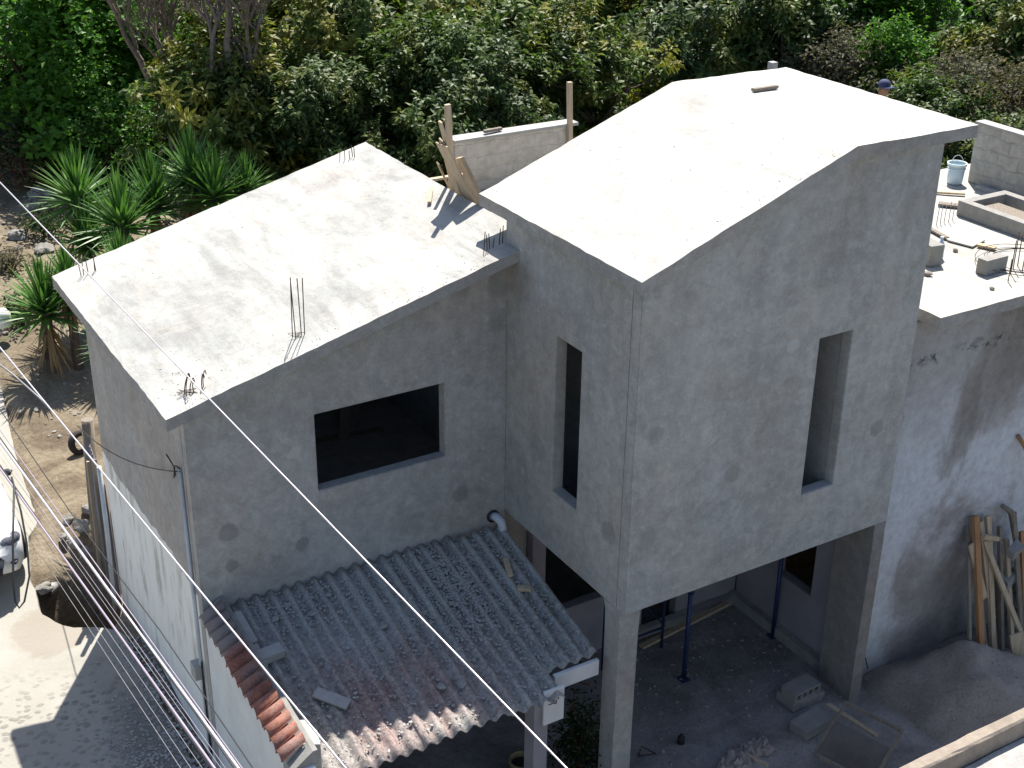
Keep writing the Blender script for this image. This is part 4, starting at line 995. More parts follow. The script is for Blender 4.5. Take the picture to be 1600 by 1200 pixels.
def make_tree(name,rng,rx,ry,rz,hgt,clumps,per,L,Wd,clump_r,lm,bark,droop=.3,whorl=True,openness=.0,lab='tree'):
    """crown made of leaf whorls at the ends of twigs, limbs underneath"""
    o=bpy.data.objects.new(name,None); COL.objects.link(o)
    rnd=random.Random(rng); lv=MB(); wd=MB()
    cz=hgt
    tips=[]
    lobes=[]
    for k in range(9):
        a=rnd.uniform(0,6.28); q=rnd.uniform(.25,.75); lobes.append((Vector((math.cos(a)*rx*q,math.sin(a)*ry*q,cz+rz*rnd.uniform(-.45,.6))),rnd.uniform(.38,.62)))
    for k in range(clumps):
        lc,lr=rnd.choice(lobes)
        while True:
            v=Vector((rnd.gauss(0,1),rnd.gauss(0,1),rnd.gauss(0,1)))
            if v.length>.1: break
        v.normalize()
        if v.z<-.35 and rnd.random()<.6: v.z=-v.z
        rr=rnd.uniform(.72,1.08) if rnd.random()<.75 else rnd.uniform(.3,.8)
        c=lc+Vector((v.x*rx*lr*rr,v.y*ry*lr*rr,v.z*rz*lr*rr*1.1))
        out=(c-Vector((0,0,cz-rz*.4))).normalized()
        tips.append((c,out))
        ax=(out+Vector((0,0,.5))+Vector((rnd.uniform(-.4,.4),)*3)).normalized()
        n_=int(per*rnd.uniform(.6,1.3))
        for j in range(n_):
            a=rnd.uniform(0,6.28); t=ax.orthogonal().normalized(); u=ax.cross(t)
            rad=t*math.cos(a)+u*math.sin(a)
            if whorl:
                hgt_=rnd.uniform(-1,1)*clump_r*.8
                base=c+ax*hgt_+rad*clump_r*rnd.uniform(0,.35)
                d=rad+ax*rnd.uniform(-.1,.8)
            else:
                base=c+Vector((rnd.gauss(0,1),rnd.gauss(0,1),rnd.gauss(0,.8)))*clump_r*.6
                d=Vector((rnd.uniform(-1,1),rnd.uniform(-1,1),rnd.uniform(-.5,.6)))
            leaf(lv,base,d,(ax+Vector((rnd.uniform(-.5,.5),rnd.uniform(-.5,.5),.2))),L*rnd.uniform(.7,1.2),Wd*rnd.uniform(.8,1.2),droop)
    # trunk and limbs
    r0=max(.10,rx*.055)
    b1=Vector((rnd.uniform(-.2,.2),rnd.uniform(-.2,.2),max(.6,cz-rz*.55)))
    wd.tube([Vector((0,0,-.4)),b1*.5+Vector((rnd.uniform(-.1,.1),0,0)),b1],[r0*1.3,r0,r0*.85],8)
    lim=[]
    for lc,lr in lobes:
        m1=b1.lerp(lc,.5)+Vector((rnd.uniform(-.3,.3),rnd.uniform(-.3,.3),-.15)); wd.tube([b1,m1,lc],[r0*.6,r0*.38,r0*.18],6); lim.append(lc)
    for (c,out) in tips[::max(1,len(tips)//110)]:
        lc=min(lim,key=lambda q:(q-c).length); wd.tube([lc,lc.lerp(c,.55)+Vector((0,0,-.08)),c],[r0*.16,r0*.1,.008],4,caps=False)
    t_=wd.build('trunk',bark); t_.parent=o
    c_=lv.build('crown',lm); c_.parent=o
    return o
def bare_tree(name,rng,h,sp,bark):
    o=bpy.data.objects.new(name,None); COL.objects.link(o); rnd=random.Random(rng); wd=MB(); lv=MB()
    def br(p,d,L,r,dep):
        pts=[p]; q=p.copy(); dd=d.copy()
        for k in range(4):
            dd=(dd+Vector((rnd.uniform(-.25,.25),rnd.uniform(-.25,.25),rnd.uniform(-.08,.16)))).normalized(); q=q+dd*L/4; pts.append(q.copy())
        wd.tube(pts,[r*(1-.13*k) for k in range(5)],5 if dep>1 else 8,caps=False)
        if dep>=6 or r<.006:
            if rnd.random()<.25:
                for j in range(3): leaf(lv,q+Vector((rnd.gauss(0,.08),rnd.gauss(0,.08),rnd.gauss(0,.08))),Vector((rnd.uniform(-1,1),rnd.uniform(-1,1),rnd.uniform(-.3,.5))),Vector((0,0,1)),.13,.06)
            return
        for k in range(rnd.choice((2,3,3))):
            t=rnd.choice((2,3,4)); a=Vector((rnd.uniform(-1,1),rnd.uniform(-1,1),rnd.uniform(-.1,.9)))
            br(pts[t],(dd*.9+a*sp).normalized(),L*rnd.uniform(.6,.85),r*rnd.uniform(.5,.68),dep+1)
    for k in range(3): br(Vector((0,0,-.3)),Vector((rnd.uniform(-.35,.35),rnd.uniform(-.35,.35),1)),h*.34,.13,0)
    t_=wd.build('trunk',bark); t_.parent=o
    c_=lv.build('crown',M['l_dry']); c_.parent=o
    return o
def ground_at(x,y): return gz(x,y)
def place_tree(proto,px,py,dist,cz,label,group,rz=0,sc=1,cat='tree',used=set()):
    """puts the crown centre (height cz*sc above the base) where it is seen in the wood"""
    c=atd(px,py,dist); base=Vector((c.x,c.y,c.z-cz*sc))
    o=proto
    if proto.name in used: o=copy_tree(proto,base,rz,sc)
    else:
        used.add(proto.name); o.location=base; o.rotation_euler=(0,0,rz); o.scale=(sc,)*3
    # trunk reaches the ground: stretch it down when the ground is lower
    tr=[k for k in bpy.data.objects if k.parent is o and k.name.startswith('trunk')]
    gzz=ground_at(base.x,base.y)
    if gzz<base.z-.1 and tr:
        L=(base.z-gzz)/sc; t=tr[0]; me=t.data.copy(); t.data=me
        for v in me.vertices:
            if v.co.z<-.2: v.co.z-=L
    tag(o,label,cat,group); return o
G='trees of the wood behind the house'
T_m1=make_tree('mango_tree',11,3.3,3.0,2.6,3.2,680,32,.235,.09,.27,M['l_mango'],M['bark'],.35)
T_m2=make_tree('mango_tree',23,2.7,2.8,2.6,3.0,580,32,.225,.085,.26,M['l_mango2'],M['bark'],.35)
T_m3=make_tree('mango_tree',31,2.0,2.0,1.9,2.3,360,32,.21,.08,.24,M['l_mango'],M['bark'],.3)
T_br=make_tree('broadleaf_tree',41,3.4,3.2,2.9,3.6,900,22,.20,.13,.30,M['l_bright'],M['bark'],.2,False)
T_dk=make_tree('forest_tree',53,3.4,3.4,3.4,4.5,700,24,.22,.11,.36,M['l_dark'],M['bark'],.25,False)
T_dry=make_tree('dry_tree',61,2.3,2.0,1.7,2.1,420,14,.15,.07,.30,M['l_dry'],M['bark_pale'],.2,False)
T_sm=make_tree('young_tree',71,1.3,1.3,1.9,2.2,330,24,.17,.08,.24,M['l_bright'],M['bark'],.2,False)
B1=bare_tree('bare_tree',5,6.0,.55,M['bark_pale'])
place_tree(T_br,95,80,38,3.6,'big bright green leafy tree beside the street, fullest tree of the left side',G,.3,1.15)
place_tree(T_br,0,50,41,3.6,'bright green tree partly out of the picture beyond the big leafy one',G,2.1,.95)
place_tree(T_br,180,165,35,3.6,'lower darker green tree between the big leafy tree and the yuccas',G,4,.55)
place_tree(B1,350,150,29,1.0,'bare grey branching tree between the leafy tree and the mangoes',G,0,1.05)
place_tree(B1,270,95,31,1.6,'second bare tree, half hidden by the big leafy tree',G,2,.9)
for (pr,px,py,ds,cz,rz,sc,lab) in (
 (T_m3,350,195,29.5,2.3,.4,1.1,'round yellow tipped mango tree just behind the yuccas'),
 (T_m3,430,195,30,2.3,2.4,1.15,'mango tree behind the middle of the low roof, next to the yellow tipped one'),
 (T_m2,485,215,30,3.0,5.1,.78,'dark mango tree over the middle of the low roof back edge'),
 (T_m1,560,110,33,3.2,1.2,1.05,'largest mango tree above the low roof peak'),
 (T_m1,500,60,37,3.2,3.0,.9,'mango tree left of the largest one, higher up the slope'),
 (T_m1,730,80,34,3.2,4.4,1.05,'wide mango tree above the leaning boards'),
 (T_m2,640,215,28.5,3.0,1.9,.8,'dark mango tree right behind the low roof peak'),
 (T_m2,775,165,29,3.0,3.3,.75,'mango tree directly behind the rear parapet wall'),
 (T_m2,640,20,41,3.0,.2,1.1,'mango tree at the top of the picture between the two widest ones'),
 (T_m2,860,150,31.5,3.0,2.8,.62,'grey green mango behind the slim timber post'),
 (T_m3,925,130,31,2.3,1.7,.95,'bright tipped mango between the slim post and the tall roof'),
 (T_m1,1000,50,37,3.2,5.5,.85,'mango tree above the start of the tall roof'),
 (T_m2,1090,90,34,3.0,.9,1.0,'mango tree above the middle of the tall roof'),
 (T_m1,1200,35,37,3.2,2.2,1.0,'mango tree above the roof peak of the tall block'),
 (T_m2,1270,85,34,3.0,4.0,.9,'dark mango tree right of the tall roof peak'),
 (T_sm,1392,65,33,2.2,0,1.15,'slim bright green young tree above the right slope of the tall roof'),
 (T_sm,1400,120,31,2.2,2,.7,'small bright bush at the foot of the slim young tree'),
 (T_dry,1345,120,32,2.1,.6,.8,'brownish dry shrub left of the person behind the roof'),
 (T_dry,1500,165,30,2.1,1.0,.85,'grey dusty tree above the right end of the tall roof'),
 (T_dry,1590,190,28,2.1,3.0,.8,'grey dusty tree above the terrace parapet'),
 (T_m3,1590,95,32,2.3,3.0,.9,'mango tree at the right picture edge'),
 (T_dk,1520,40,40,4.5,0,.9,'dark tall forest tree at the top right'),
 (T_dk,1320,10,44,4.5,1,1.0,'dark forest tree behind the slim young tree'),
 (T_dk,850,0,46,4.5,2,.9,'dark forest tree behind the gap in the mangoes'),
 (T_dk,1080,-40,48,4.5,3,1.1,'dark forest tree at the top edge above the tall roof'),
 (T_dk,300,10,46,4.5,4,1.1,'dark forest tree behind the bare tree'),
 (T_dk,520,-60,48,4.5,5,1.2,'dark forest tree at the top edge above the largest mango'),
 (T_dk,1650,40,40,4.5,5.5,1.0,'dark forest tree beyond the right picture edge'),
 (T_dk,150,-60,46,4.5,.7,1.2,'dark forest tree behind the big leafy tree'),
 (T_m2,1480,250,27,3.0,2.0,.6,'dark bush seen through the gap beside the bucket'),
 (T_dk,1440,130,36,4.5,2.5,.7,'dark tree in the shade beside the slim young tree')):
    place_tree(pr,px,py,ds,cz,lab,G,rz,sc)
# undergrowth filling the slope
rnd=random.Random(3)
ug=MB()
for k in range(5200):
    px=rnd.uniform(-80,1700); py=rnd.uniform(-120,300); 
    d=rnd.uniform(26,50); c=atd(px,py,d); g=ground_at(c.x,c.y)
    if c.x<1.5 and c.y<23: continue
    z=g+rnd.uniform(0,1.6); 
    for j in range(7):
        leaf(ug,Vector((c.x+rnd.gauss(0,.25),c.y+rnd.gauss(0,.25),z+rnd.gauss(0,.2))),Vector((rnd.uniform(-1,1),rnd.uniform(-1,1),rnd.uniform(-.2,.8))),Vector((0,0,1)),.3,.13)
tag(ug.build('undergrowth',M['l_dark']),'dark undergrowth below the trees',kind='stuff')
# old leaning trunk at the right
mb=MB(); p_=atd(1450,150,36); mb.tube([Vector((p_.x,p_.y,gz(p_.x,p_.y)-.3)),atd(1452,120,36),atd(1470,60,36),atd(1492,-10,36),atd(1500,-60,36)],[.35,.30,.26,.22,.2],10)
tag(mb.build('leaning_tree_trunk',M['bark'],origin=p_),'thick dark leaning tree trunk between the slim green tree and the dark forest','tree')
# ------------------------------------------------------------------ yuccas
def yucca_proto(rng,n=150,L=.62):
    o=bpy.data.objects.new('yucca',None); COL.objects.link(o); rnd=random.Random(rng); lv=MB(); dd=MB(); st=MB()
    def blade(mb,base,d,L,w_,dr):
        d=d.normalized(); s=d.cross(Vector((0,0,1)))
        if s.length<.05: s=Vector((1,0,0))
        s.normalize(); pts=[]
        for k in range(5):
            t=k/4; q=base+d*L*t-Vector((0,0,1))*dr*L*t*t; wv=w_*(1,1.15,.9,.5,.02)[k]; pts+= [q-s*wv/2,q+Vector((0,0,-.25))*wv,q+s*wv/2]
        b=len(mb.v); mb.v+=pts
        for k in range(4):
            for e in (0,1): mb.f.append([b+k*3+e,b+k*3+e+1,b+k*3+4+e,b+k*3+3+e]); mb.mi.append(0); mb.sm.append(False)
    for k in range(n):
        a=k*2.39996; el=math.radians(88-95*(k/n)**1.3+rnd.uniform(-10,10)); d=Vector((math.cos(a)*math.cos(el),math.sin(a)*math.cos(el),math.sin(el)))
        blade(lv,Vector((0,0,0))+d*.04+Vector((0,0,-.12*k/n)),d,L*rnd.uniform(.8,1.1),.042,.05+.12*k/n)
    for k in range(45):
        a=rnd.uniform(0,6.28); el=math.radians(rnd.uniform(-80,-35)); d=Vector((math.cos(a)*math.cos(el),math.sin(a)*math.cos(el),math.sin(el)))
        blade(dd,Vector((0,0,-.15-rnd.random()*.25)),d,L*.8,.03,.1)
    st.tube([Vector((0,0,-2.6)),Vector((.03,0,-1.2)),Vector((0,0,0))],[.10,.075,.06],8)
    for nm,b_,mm in (('crown',lv,M['l_yucca']),('dead_leaves',dd,M['l_straw']),('trunk',st,M['bark'])):
        q=b_.build(nm,mm); q.parent=o
    return o
Y1=yucca_proto(1); Y2=yucca_proto(2,130,.58)
first={Y1.name,Y2.name}
for i,(px,py,hh,pr,sc,lab) in enumerate((
 (122,305,2.6,Y1,1.15,'tallest yucca head, first on the street side'),(190,345,2.5,Y2,1.3,'wide open yucca rosette in the middle of the group'),
 (240,312,2.6,Y1,1.15,'yucca head behind the wide rosette'),(300,270,2.9,Y2,1.15,'uppermost yucca head under the mango bush'),
 (333,300,2.7,Y1,1.15,'yucca head touching the low roof edge'),(385,290,2.7,Y2,.85,'smallest yucca head, last along the low roof edge'),
 (138,375,2.0,Y2,1.05,'shaded yucca head below the tallest one'),(70,480,1.3,Y1,1.2,'low spreading yucca beside the roof corner with straw beneath'),
 (105,440,1.7,Y2,.95,'upright yucca head just above the spreading one'))):
    d_=17.0
    while atd(px,py,d_).z-gz(*atd(px,py,d_).xy)>hh: d_+=.1
    print('yucca',px,py,round(d_,1))
    c=atd(px,py,d_); sc*=d_/19.0; o=pr
    if pr.name in first: first.discard(pr.name); o.location=c; o.scale=(sc,)*3; o.rotation_euler=(0,0,i)
    else: o=copy_tree(pr,c,i*1.3,sc)
    tag(o,lab,'yucca','yuccas behind the low wing')
for (p_,sc,rz,lab) in (((-2.95,8.80,.55),1.15,.7,'yucca close behind the street side wall corner, shading the stones by the pole'),((-2.6,9.6,1.35),1.1,2.2,'yucca standing between the spreading one and the house corner')):
    tag(copy_tree(Y1,Vector(p_),rz,sc),lab,'yucca','yuccas behind the low wing')
# small shrubs on the left
def shrub(px,py,z,n,r,mat,lab,L=.12):
    c=at(px,py,(0,-.06,1),-2.66+z); rnd=random.Random(int(px*7+py)); mb=MB(); st=MB()
    for k in range(n):
        q=c+Vector((rnd.gauss(0,r*.45),rnd.gauss(0,r*.45),abs(rnd.gauss(0,r*.4))))
        leaf(mb,q,Vector((rnd.uniform(-1,1),rnd.uniform(-1,1),rnd.uniform(-.2,1))),Vector((0,0,1)),L,L*.4)
    o=empty('shrub',(c.x,c.y,c.z),lab,'shrub','low shrubs beside the street')
    mb.build('foliage',mat,o)
    for k in range(6): st.tube([c-Vector((0,0,.2)),c+Vector((rnd.gauss(0,r*.4),rnd.gauss(0,r*.4),r*.7))],[.02,.008],5)
    st.build('stem',M['bark'],o); return o
M['l_red']=leafmat('reddish dry leaves',[(.20,.05,.03),(.14,.10,.04),(.10,.12,.04)],.2)
M['l_flower']=leafmat('red petals',[(.65,.03,.04),(.75,.06,.08)],.3)
shrub(45,290,.1,700,.9,M['l_red'],'rust coloured low bush by the street, left of the yuccas')
shrub(15,260,.2,700,1.0,M['l_dry'],'yellowish dry bush at the left picture edge')
shrub(70,360,.1,500,.6,M['l_dark'],'dark green bush between the stones and the yuccas')
shrub(10,420,.05,350,.5,M['l_dry'],'dry weeds at the left edge below the stones')
shrub(25,500,.05,500,.5,M['l_dark'],'low dark weeds left of the spreading yucca')
shrub(158,240,.5,60,.18,M['l_flower'],'small red flowering plant behind the yuccas',.14)
shrub(205,215,.6,500,.7,M['l_dry'],'pale leafed plant below the lower green tree')
# bush in the yard next to the porch panel
c=at(905,1160,'z',-2.3); rnd=random.Random(5); mb=MB(); fl=MB(); st=MB()
for k in range(950):
    q=Vector((c.x+rnd.gauss(0,.15),c.y+rnd.gauss(0,.15),-2.55+abs(rnd.gauss(0,.38)))); leaf(mb,q,Vector((rnd.uniform(-1,1),rnd.uniform(-1,1),rnd.uniform(-.3,.8))),Vector((0,0,1)),.08,.03)
for k in range(90):
    q=Vector((c.x+rnd.gauss(0,.18),c.y+rnd.gauss(0,.18),-2.3+abs(rnd.gauss(0,.35)))); leaf(fl,q,Vector((rnd.uniform(-1,1),rnd.uniform(-1,1),.4)),Vector((0,0,1)),.06,.04)
for k in range(9): st.tube([Vector((c.x,c.y,-2.78)),Vector((c.x+rnd.gauss(0,.06),c.y+rnd.gauss(0,.06),-2.4)),Vector((c.x+rnd.gauss(0,.16),c.y+rnd.gauss(0,.16),-1.9))],[.012,.009,.004],5)
o=empty('leafy_shrub',(c.x,c.y,-2.75),'dark leafy bush with dull red leaves beside the porch corner','shrub')
mb.build('foliage',M['l_dark'],o); fl.build('red_leaves',M['l_red'],o); st.build('stem',M['bark'],o)
# ------------------------------------------------------------------ terrace clutter
TZ=2.665
M['bucket']=simple('pale blue plastic',(.62,.72,.75),(.54,.65,.68),4,.4,0)
q=at(1491,286,'z',TZ)
bk=empty('plastic_bucket',(q.x,q.y,TZ),'pale blue plastic bucket standing on the terrace edge by the block parapet','bucket')
mb=MB(); mb.lathe([(0,0),(.105,0),(.115,.02),(.132,.29),(.128,.29),(.104,.015),(0,.015)],q,28); mb.build('bucket_body',M['bucket'],bk)
mb=MB(); mb.lathe([(.133,.285),(.147,.285),(.147,.32),(.130,.32),(.130,.30)],q,28); mb.lathe([(.128,.23),(.138,.23),(.138,.243),(.128,.243)],q,28); mb.build('rim',M['bucket'],bk)
mb=MB(); mb.tube([q+Vector((.135*math.cos(t),.02*math.sin(t)+.0,.29+.14*math.sin(t))) for t in [math.pi*k/12 for k in range(13)]],.004,6); mb.build('handle',M['pvc'],bk)
def tbox(name,px,py,dx,dy,dz,a,mat,lab,cat,grp=None,z=TZ):
    q=at(px,py,'z',z); ux=Vector((math.cos(a),math.sin(a),0)); uy=Vector((-math.sin(a),math.cos(a),0))
    mb=MB().obox(q+Vector((0,0,dz/2)),ux*dx/2,uy*dy/2,Vector((0,0,dz/2)),jit=.004)
    return tag(mb.build(name,mat,origin=q,bevel=.006),lab,cat,grp)
tbox('cement_block',1548,424,.40,.15,.2,R(2),M['block'],'grey cement block alone in the middle of the right terrace','block')
tbox('cement_block',1446,408,.40,.2,.28,R(80),M['block'],'cement block half hidden behind the tall block\'s outer corner','block')
q=at(1467,404,'z',TZ); bt=empty('water_bottle',(q.x,q.y,TZ),'clear plastic water bottle standing by the half hidden block','bottle')
M['clear']=simple('cloudy clear plastic',(.55,.62,.70),(.40,.48,.58),6,.25,0,.6)
mb=MB(); mb.lathe([(0,0),(.05,0),(.055,.03),(.05,.1),(.055,.17),(.03,.24),(.018,.25),(.018,.28),(0,.28)],q,16); mb.build('bottle_body',M['clear'],bt)
mb=MB(); mb.lathe([(.021,.27),(.021,.30),(0,.30)],q,12); mb.build('cap',M['bucket'],bt)
mb=MB(); pts=[at(x,y,'z',TZ+.03) for x,y in ((1460,360),(1482,375),(1520,385),(1540,374),(1510,366),(1480,352))]
b0=len(mb.v); mb.v=[p.copy() for p in pts]+[p-Vector((0,0,.018)) for p in pts]; n=6
mb.f=[list(range(n)),[n+k for k in range(n)][::-1]]+[[k,n+k,n+(k+1)%n,(k+1)%n] for k in range(n)]; mb.mi=[0]*len(mb.f); mb.sm=[False]*len(mb.f)
tag(mb.build('plywood_sheet',M['terrace'],origin=pts[0]),'mortar caked plywood sheet lying on the terrace behind the water bottle','sheet')
G='loose boards on the right terrace'
for (x0,y0,x1,y1,wd,mat,lab) in ((1528,382,1556,388,.10,M['wood2'],'short dark board sticking out from under the plywood sheet'),
   (1440,350,1480,372,.07,M['wood_grey'],'board behind the plywood sheet next to the tall wall'),
   (1466,318,1528,325,.13,M['wood_grey'],'dusty brown board lying between the bucket and the hatch kerb'),
   (1462,300,1508,303,.06,M['wood'],'thin board closest to the bucket')):
    board_thing('loose_board',at(x0,y0,'z',TZ+.03),at(x1,y1,'z',TZ+.03),wd,.03,mat,lab,'board',G)
mb=MB(); c=at(1600,410,'z',TZ)
for k in range(4):
    r=.36+.07*k+random.uniform(-.03,.03); o_=random.uniform(-.05,.05); mb.tube([c+Vector((r*1.1*math.cos(t)+o_,r*math.sin(t)+o_,.02+.012*k+.01*math.sin(3*t+k))) for t in [2*math.pi*j/40 for j in range(26+3*k)]],.0045,6,caps=True)
tag(mb.build('wire_coil',M['rubber'],origin=c),'loose coil of dark tie wire lying beside the lone block on the terrace','coil')
sb=empty('starter_bars',at(1582,425,'z',TZ),'upright rusty starter bars rising from the terrace beside the wire coil','rebar')
for (x,y,h) in ((1579,428,.45),(1583,420,.5),(1590,415,.42),(1597,425,.48),(1575,440,.3)):
    p=at(x,y,'z',TZ); MB().tube([p,p+Vector((random.uniform(-.02,.02),0,h))],.007,6).build('rebar',M['steel'],sb)
sb2=empty('starter_bars',at(1470,345,'z',TZ),'pale thin starter bars next to the tall wall\'s outer corner','rebar')
for (x,y,h) in ((1463,352,.28),(1469,350,.3),(1475,348,.27),(1482,347,.3),(1488,344,.25)):
    p=at(x,y,'z',TZ); MB().tube([p,p+Vector((random.uniform(-.02,.02),0,h))],.006,6).build('rebar',M['cable_grey'],sb2)
for (px,py,r,lab) in ((1449,430,.05,'brown clod near the tall wall on the terrace'),(1493,393,.04,'small brown clod between bottle and lone block'),(1550,452,.03,'tiny stick-like clod near the terrace edge')):
    q=at(px,py,'z',TZ); mb=MB().rock(q+Vector((0,0,r*.4)),r,0,.7,2); tag(mb.build('clod',M['sand'],origin=q),lab,'clod')
# ------------------------------------------------------------------ person behind the tall roof
def person():
    b=Vector((6.94,3.80,2.67)); o=empty('person',b,'person in a dark blue cap standing behind the tall roof, only the head showing','person')
    M['skin']=simple('brown skin',(.30,.17,.11),(.25,.14,.09),5,.6,0); M['shirt']=simple('beige shirt',(.42,.36,.28),(.34,.29,.22),5,.9,.1); M['jeans']=simple('dark trousers',(.05,.06,.10),None,5,.9,.1); M['cap']=simple('dark blue cap cloth',(.035,.04,.10),(.06,.065,.13),5,.8,.1)
    J={'hip':(0,0,.92,.13),'waist':(0,0,1.05,.125),'chest':(0,-.01,1.28,.145),'neckb':(0,.0,1.42,.075),'neck':(0,-.01,1.48,.052),'head':(0,-.02,1.56,.075),'head2':(0,-.02,1.66,.085),
     'shl':(-.18,0,1.38,.06),'ell':(-.24,-.02,1.10,.042),'wrl':(-.22,-.14,.88,.03),'hal':(-.21,-.19,.80,.03),
     'shr':(.18,0,1.38,.06),'elr':(.24,-.02,1.10,.042),'wrr':(.22,-.14,.88,.03),'har':(.21,-.19,.80,.03),
     'tl':(-.09,0,.84,.085),'kl':(-.10,-.02,.47,.058),'al':(-.10,.02,.09,.042),'fl':(-.11,-.13,.04,.035),
     'tr':(.09,0,.84,.085),'kr':(.10,-.02,.47,.058),'ar':(.10,.02,.09,.042),'fr':(.11,-.13,.04,.035)}
    E=[('hip','waist'),('waist','chest'),('chest','neckb'),('neckb','neck'),('neck','head'),('head','head2'),('chest','shl'),('shl','ell'),('ell','wrl'),('wrl','hal'),('chest','shr'),('shr','elr'),('elr','wrr'),('wrr','har'),('hip','tl'),('tl','kl'),('kl','al'),('al','fl'),('hip','tr'),('tr','kr'),('kr','ar'),('ar','fr')]
    ks=list(J); me=bpy.data.meshes.new('body'); me.from_pydata([J[k][:3] for k in ks],[(ks.index(a),ks.index(c)) for a,c in E],[])
    ob=bpy.data.objects.new('body',me); COL.objects.link(ob); ob.parent=o
    sk=ob.modifiers.new('skin','SKIN'); 
    for i,k in enumerate(ks): me.skin_vertices[0].data[i].radius=(J[k][3],J[k][3]*(.8 if k in('hip','waist','chest') else 1)); me.skin_vertices[0].data[i].use_root=(k=='hip')
    ob.modifiers.new('sub','SUBSURF').levels=2; ob.modifiers['sub'].render_levels=2
    dg=bpy.context.evaluated_depsgraph_get(); m2=bpy.data.meshes.new_from_object(ob.evaluated_get(dg)); ob.modifiers.clear(); ob.data=m2
    m2.materials.clear()
    for mm in ('skin','shirt','jeans'): m2.materials.append(M[mm])
    for f in m2.polygons:
        z=f.center.z; x=abs(f.center.x); f.use_smooth=True
        f.material_index=0 if z>1.46 else (2 if z<.93 and x<.19 else (0 if x>.17 and z<1.05 else 1))
    hd=MB(); hc=b+Vector((0,-.02,1.62))
    hd.lathe([(0,.075),(.04,.07),(.075,.045),(.092,0),(.09,-.03)],hc+Vector((0,0,.03)),20)
    capo=hd.build('cap',M['cap'],o)
    br=MB(); br.obox(hc+Vector((-.03,-.13,.01)),(.075,0,0),(0,.06,-.012),(0,0,.006)); br.build('peak',M['cap'],o)
    no=MB().rock(hc+Vector((0,-.105,-.04)),.018,0,1,1); no.build('nose',M['skin'],o)
    er=MB(); er.rock(hc+Vector((-.09,0,-.03)),.02,0,1,1); er.rock(hc+Vector((.09,0,-.03)),.02,0,1,1); er.build('ears',M['skin'],o)
    ey=MB(); ey.rock(hc+Vector((-.03,-.082,-.01)),.011,0,1,1); ey.rock(hc+Vector((.03,-.082,-.01)),.011,0,1,1); ey.build('eyes',M['rubber'],o)
    ha=MB()
    for sx in (-1,1):
        base=b+Vector((sx*.21,-.19,.80))
        for k in range(4): ha.tube([base+Vector(((k-1.5)*.018,-.01,-.01)),base+Vector(((k-1.5)*.02,-.03,-.05)),base+Vector(((k-1.5)*.019,-.02,-.085+.006*abs(k-1.4)))],[.009,.008,.006],6)
        ha.tube([base+Vector((-sx*.03,0,.01)),base+Vector((-sx*.05,-.02,-.02)),base+Vector((-sx*.05,-.03,-.045))],[.010,.009,.007],6)
    ha.build('fingers',M['skin'],o)
person()
# ------------------------------------------------------------------ left: post, stones, ditch, car
q=at(136,655,'y',7.6)
mb=MB(); mb.tube([(-3.93,7.6,-3.2),(-3.90,7.6,-1.4),(q.x,q.y,q.z)],[.10,.092,.085],12); 
pst=mb.build('wooden_pole',M['wood_grey'],origin=(-3.93,7.6,-2.3)); tag(pst,'short weathered wooden pole at the back corner of the street side wall','pole')
pole_top=q
mb=MB(); rr=Matrix.Rotation(R(75),3,'X')@Matrix.Rotation(R(20),3,'Y'); qc=at(125,692,(0,-.06,1),-2.50)
for s_ in (0,): mb.lathe([(.12,-.05),(.17,-.06),(.20,-.04),(.207,0),(.20,.04),(.17,.06),(.12,.05),(.115,0),(.12,-.05)],qc,28,rot=rr)
tag(mb.build('old_tyre',M['rubber'],origin=qc),'old tyre leaning behind the wooden pole','tyre')
board_thing('thin_lath',(-4.0,6.85,-2.4),(-3.99,6.8,-.20),.07,.03,M['wood_grey'],'thin grey lath standing between the pole and the wall corner','lath',up=(0,1,0))
board_thing('thin_lath',(-4.02,7.3,-2.4),(-3.98,7.25,-.45),.05,.03,M['wood'],'pale lath standing next to the wooden pole','lath',up=(0,1,0))
G='loose stones by the ditch'
for i,(px,py,z,r,lab) in enumerate(((128,823,-2.05,.16,'largest rounded grey stone beside the wooden pole'),(118,850,-2.15,.12,'flat grey stone below the largest one'),
   (133,865,-2.2,.14,'angular stone deepest in the shaded gap'),(140,795,-2.0,.13,'ochre stone at the foot of the wooden pole'),(106,812,-2.1,.1,'small stone on the street side of the largest one'),
   (70,918,-2.3,.12,'pale stone on the rim of the ditch'),(100,838,-2.15,.08,'small pale stone between the bigger ones'))):
    q=at(px,py,'z',z); mb=MB().rock(q,r,0,.75,3); 
    tag(mb.build('field_stone',M['stone'],origin=q),lab,'stone',G)
mb=MB(); rr=Matrix.Rotation(R(70),3,'X'); qc=at(72,925,'z',-2.42); mb.tube([qc,qc+Vector((.25,.28,-.06))],.09,14,caps=False); mb.tube([qc,qc+Vector((.25,.28,-.06))],.075,14,caps=False)
tag(mb.build('clay_drain_pipe',M['block_light'],origin=qc),'stub of round drain pipe ending in the ditch','pipe')
def lp():
    x=random.gauss(-4.12,.12); y=random.uniform(1.0,5.6)
    if random.random()<.45: x=random.gauss(-4.5,.35); y=random.gauss(3.1,.7)
    x=min(x,-3.97); return (x,y,GZ(x,y))
crumbs('street_rubble',lp,2200,.008,.035,M['rubble'],'gravel and rubble along the foot of the street side wall')
def fp():
    px=random.uniform(-10,150); py=random.uniform(300,520) if random.random()<.8 else random.uniform(500,700); q=at(px,py,(0,-.06,1),-2.66); return (q.x,q.y,gz(q.x,q.y))
crumbs('scattered_stones',fp,300,.012,.07,M['stone'],'stones scattered on the bare earth beside the street')
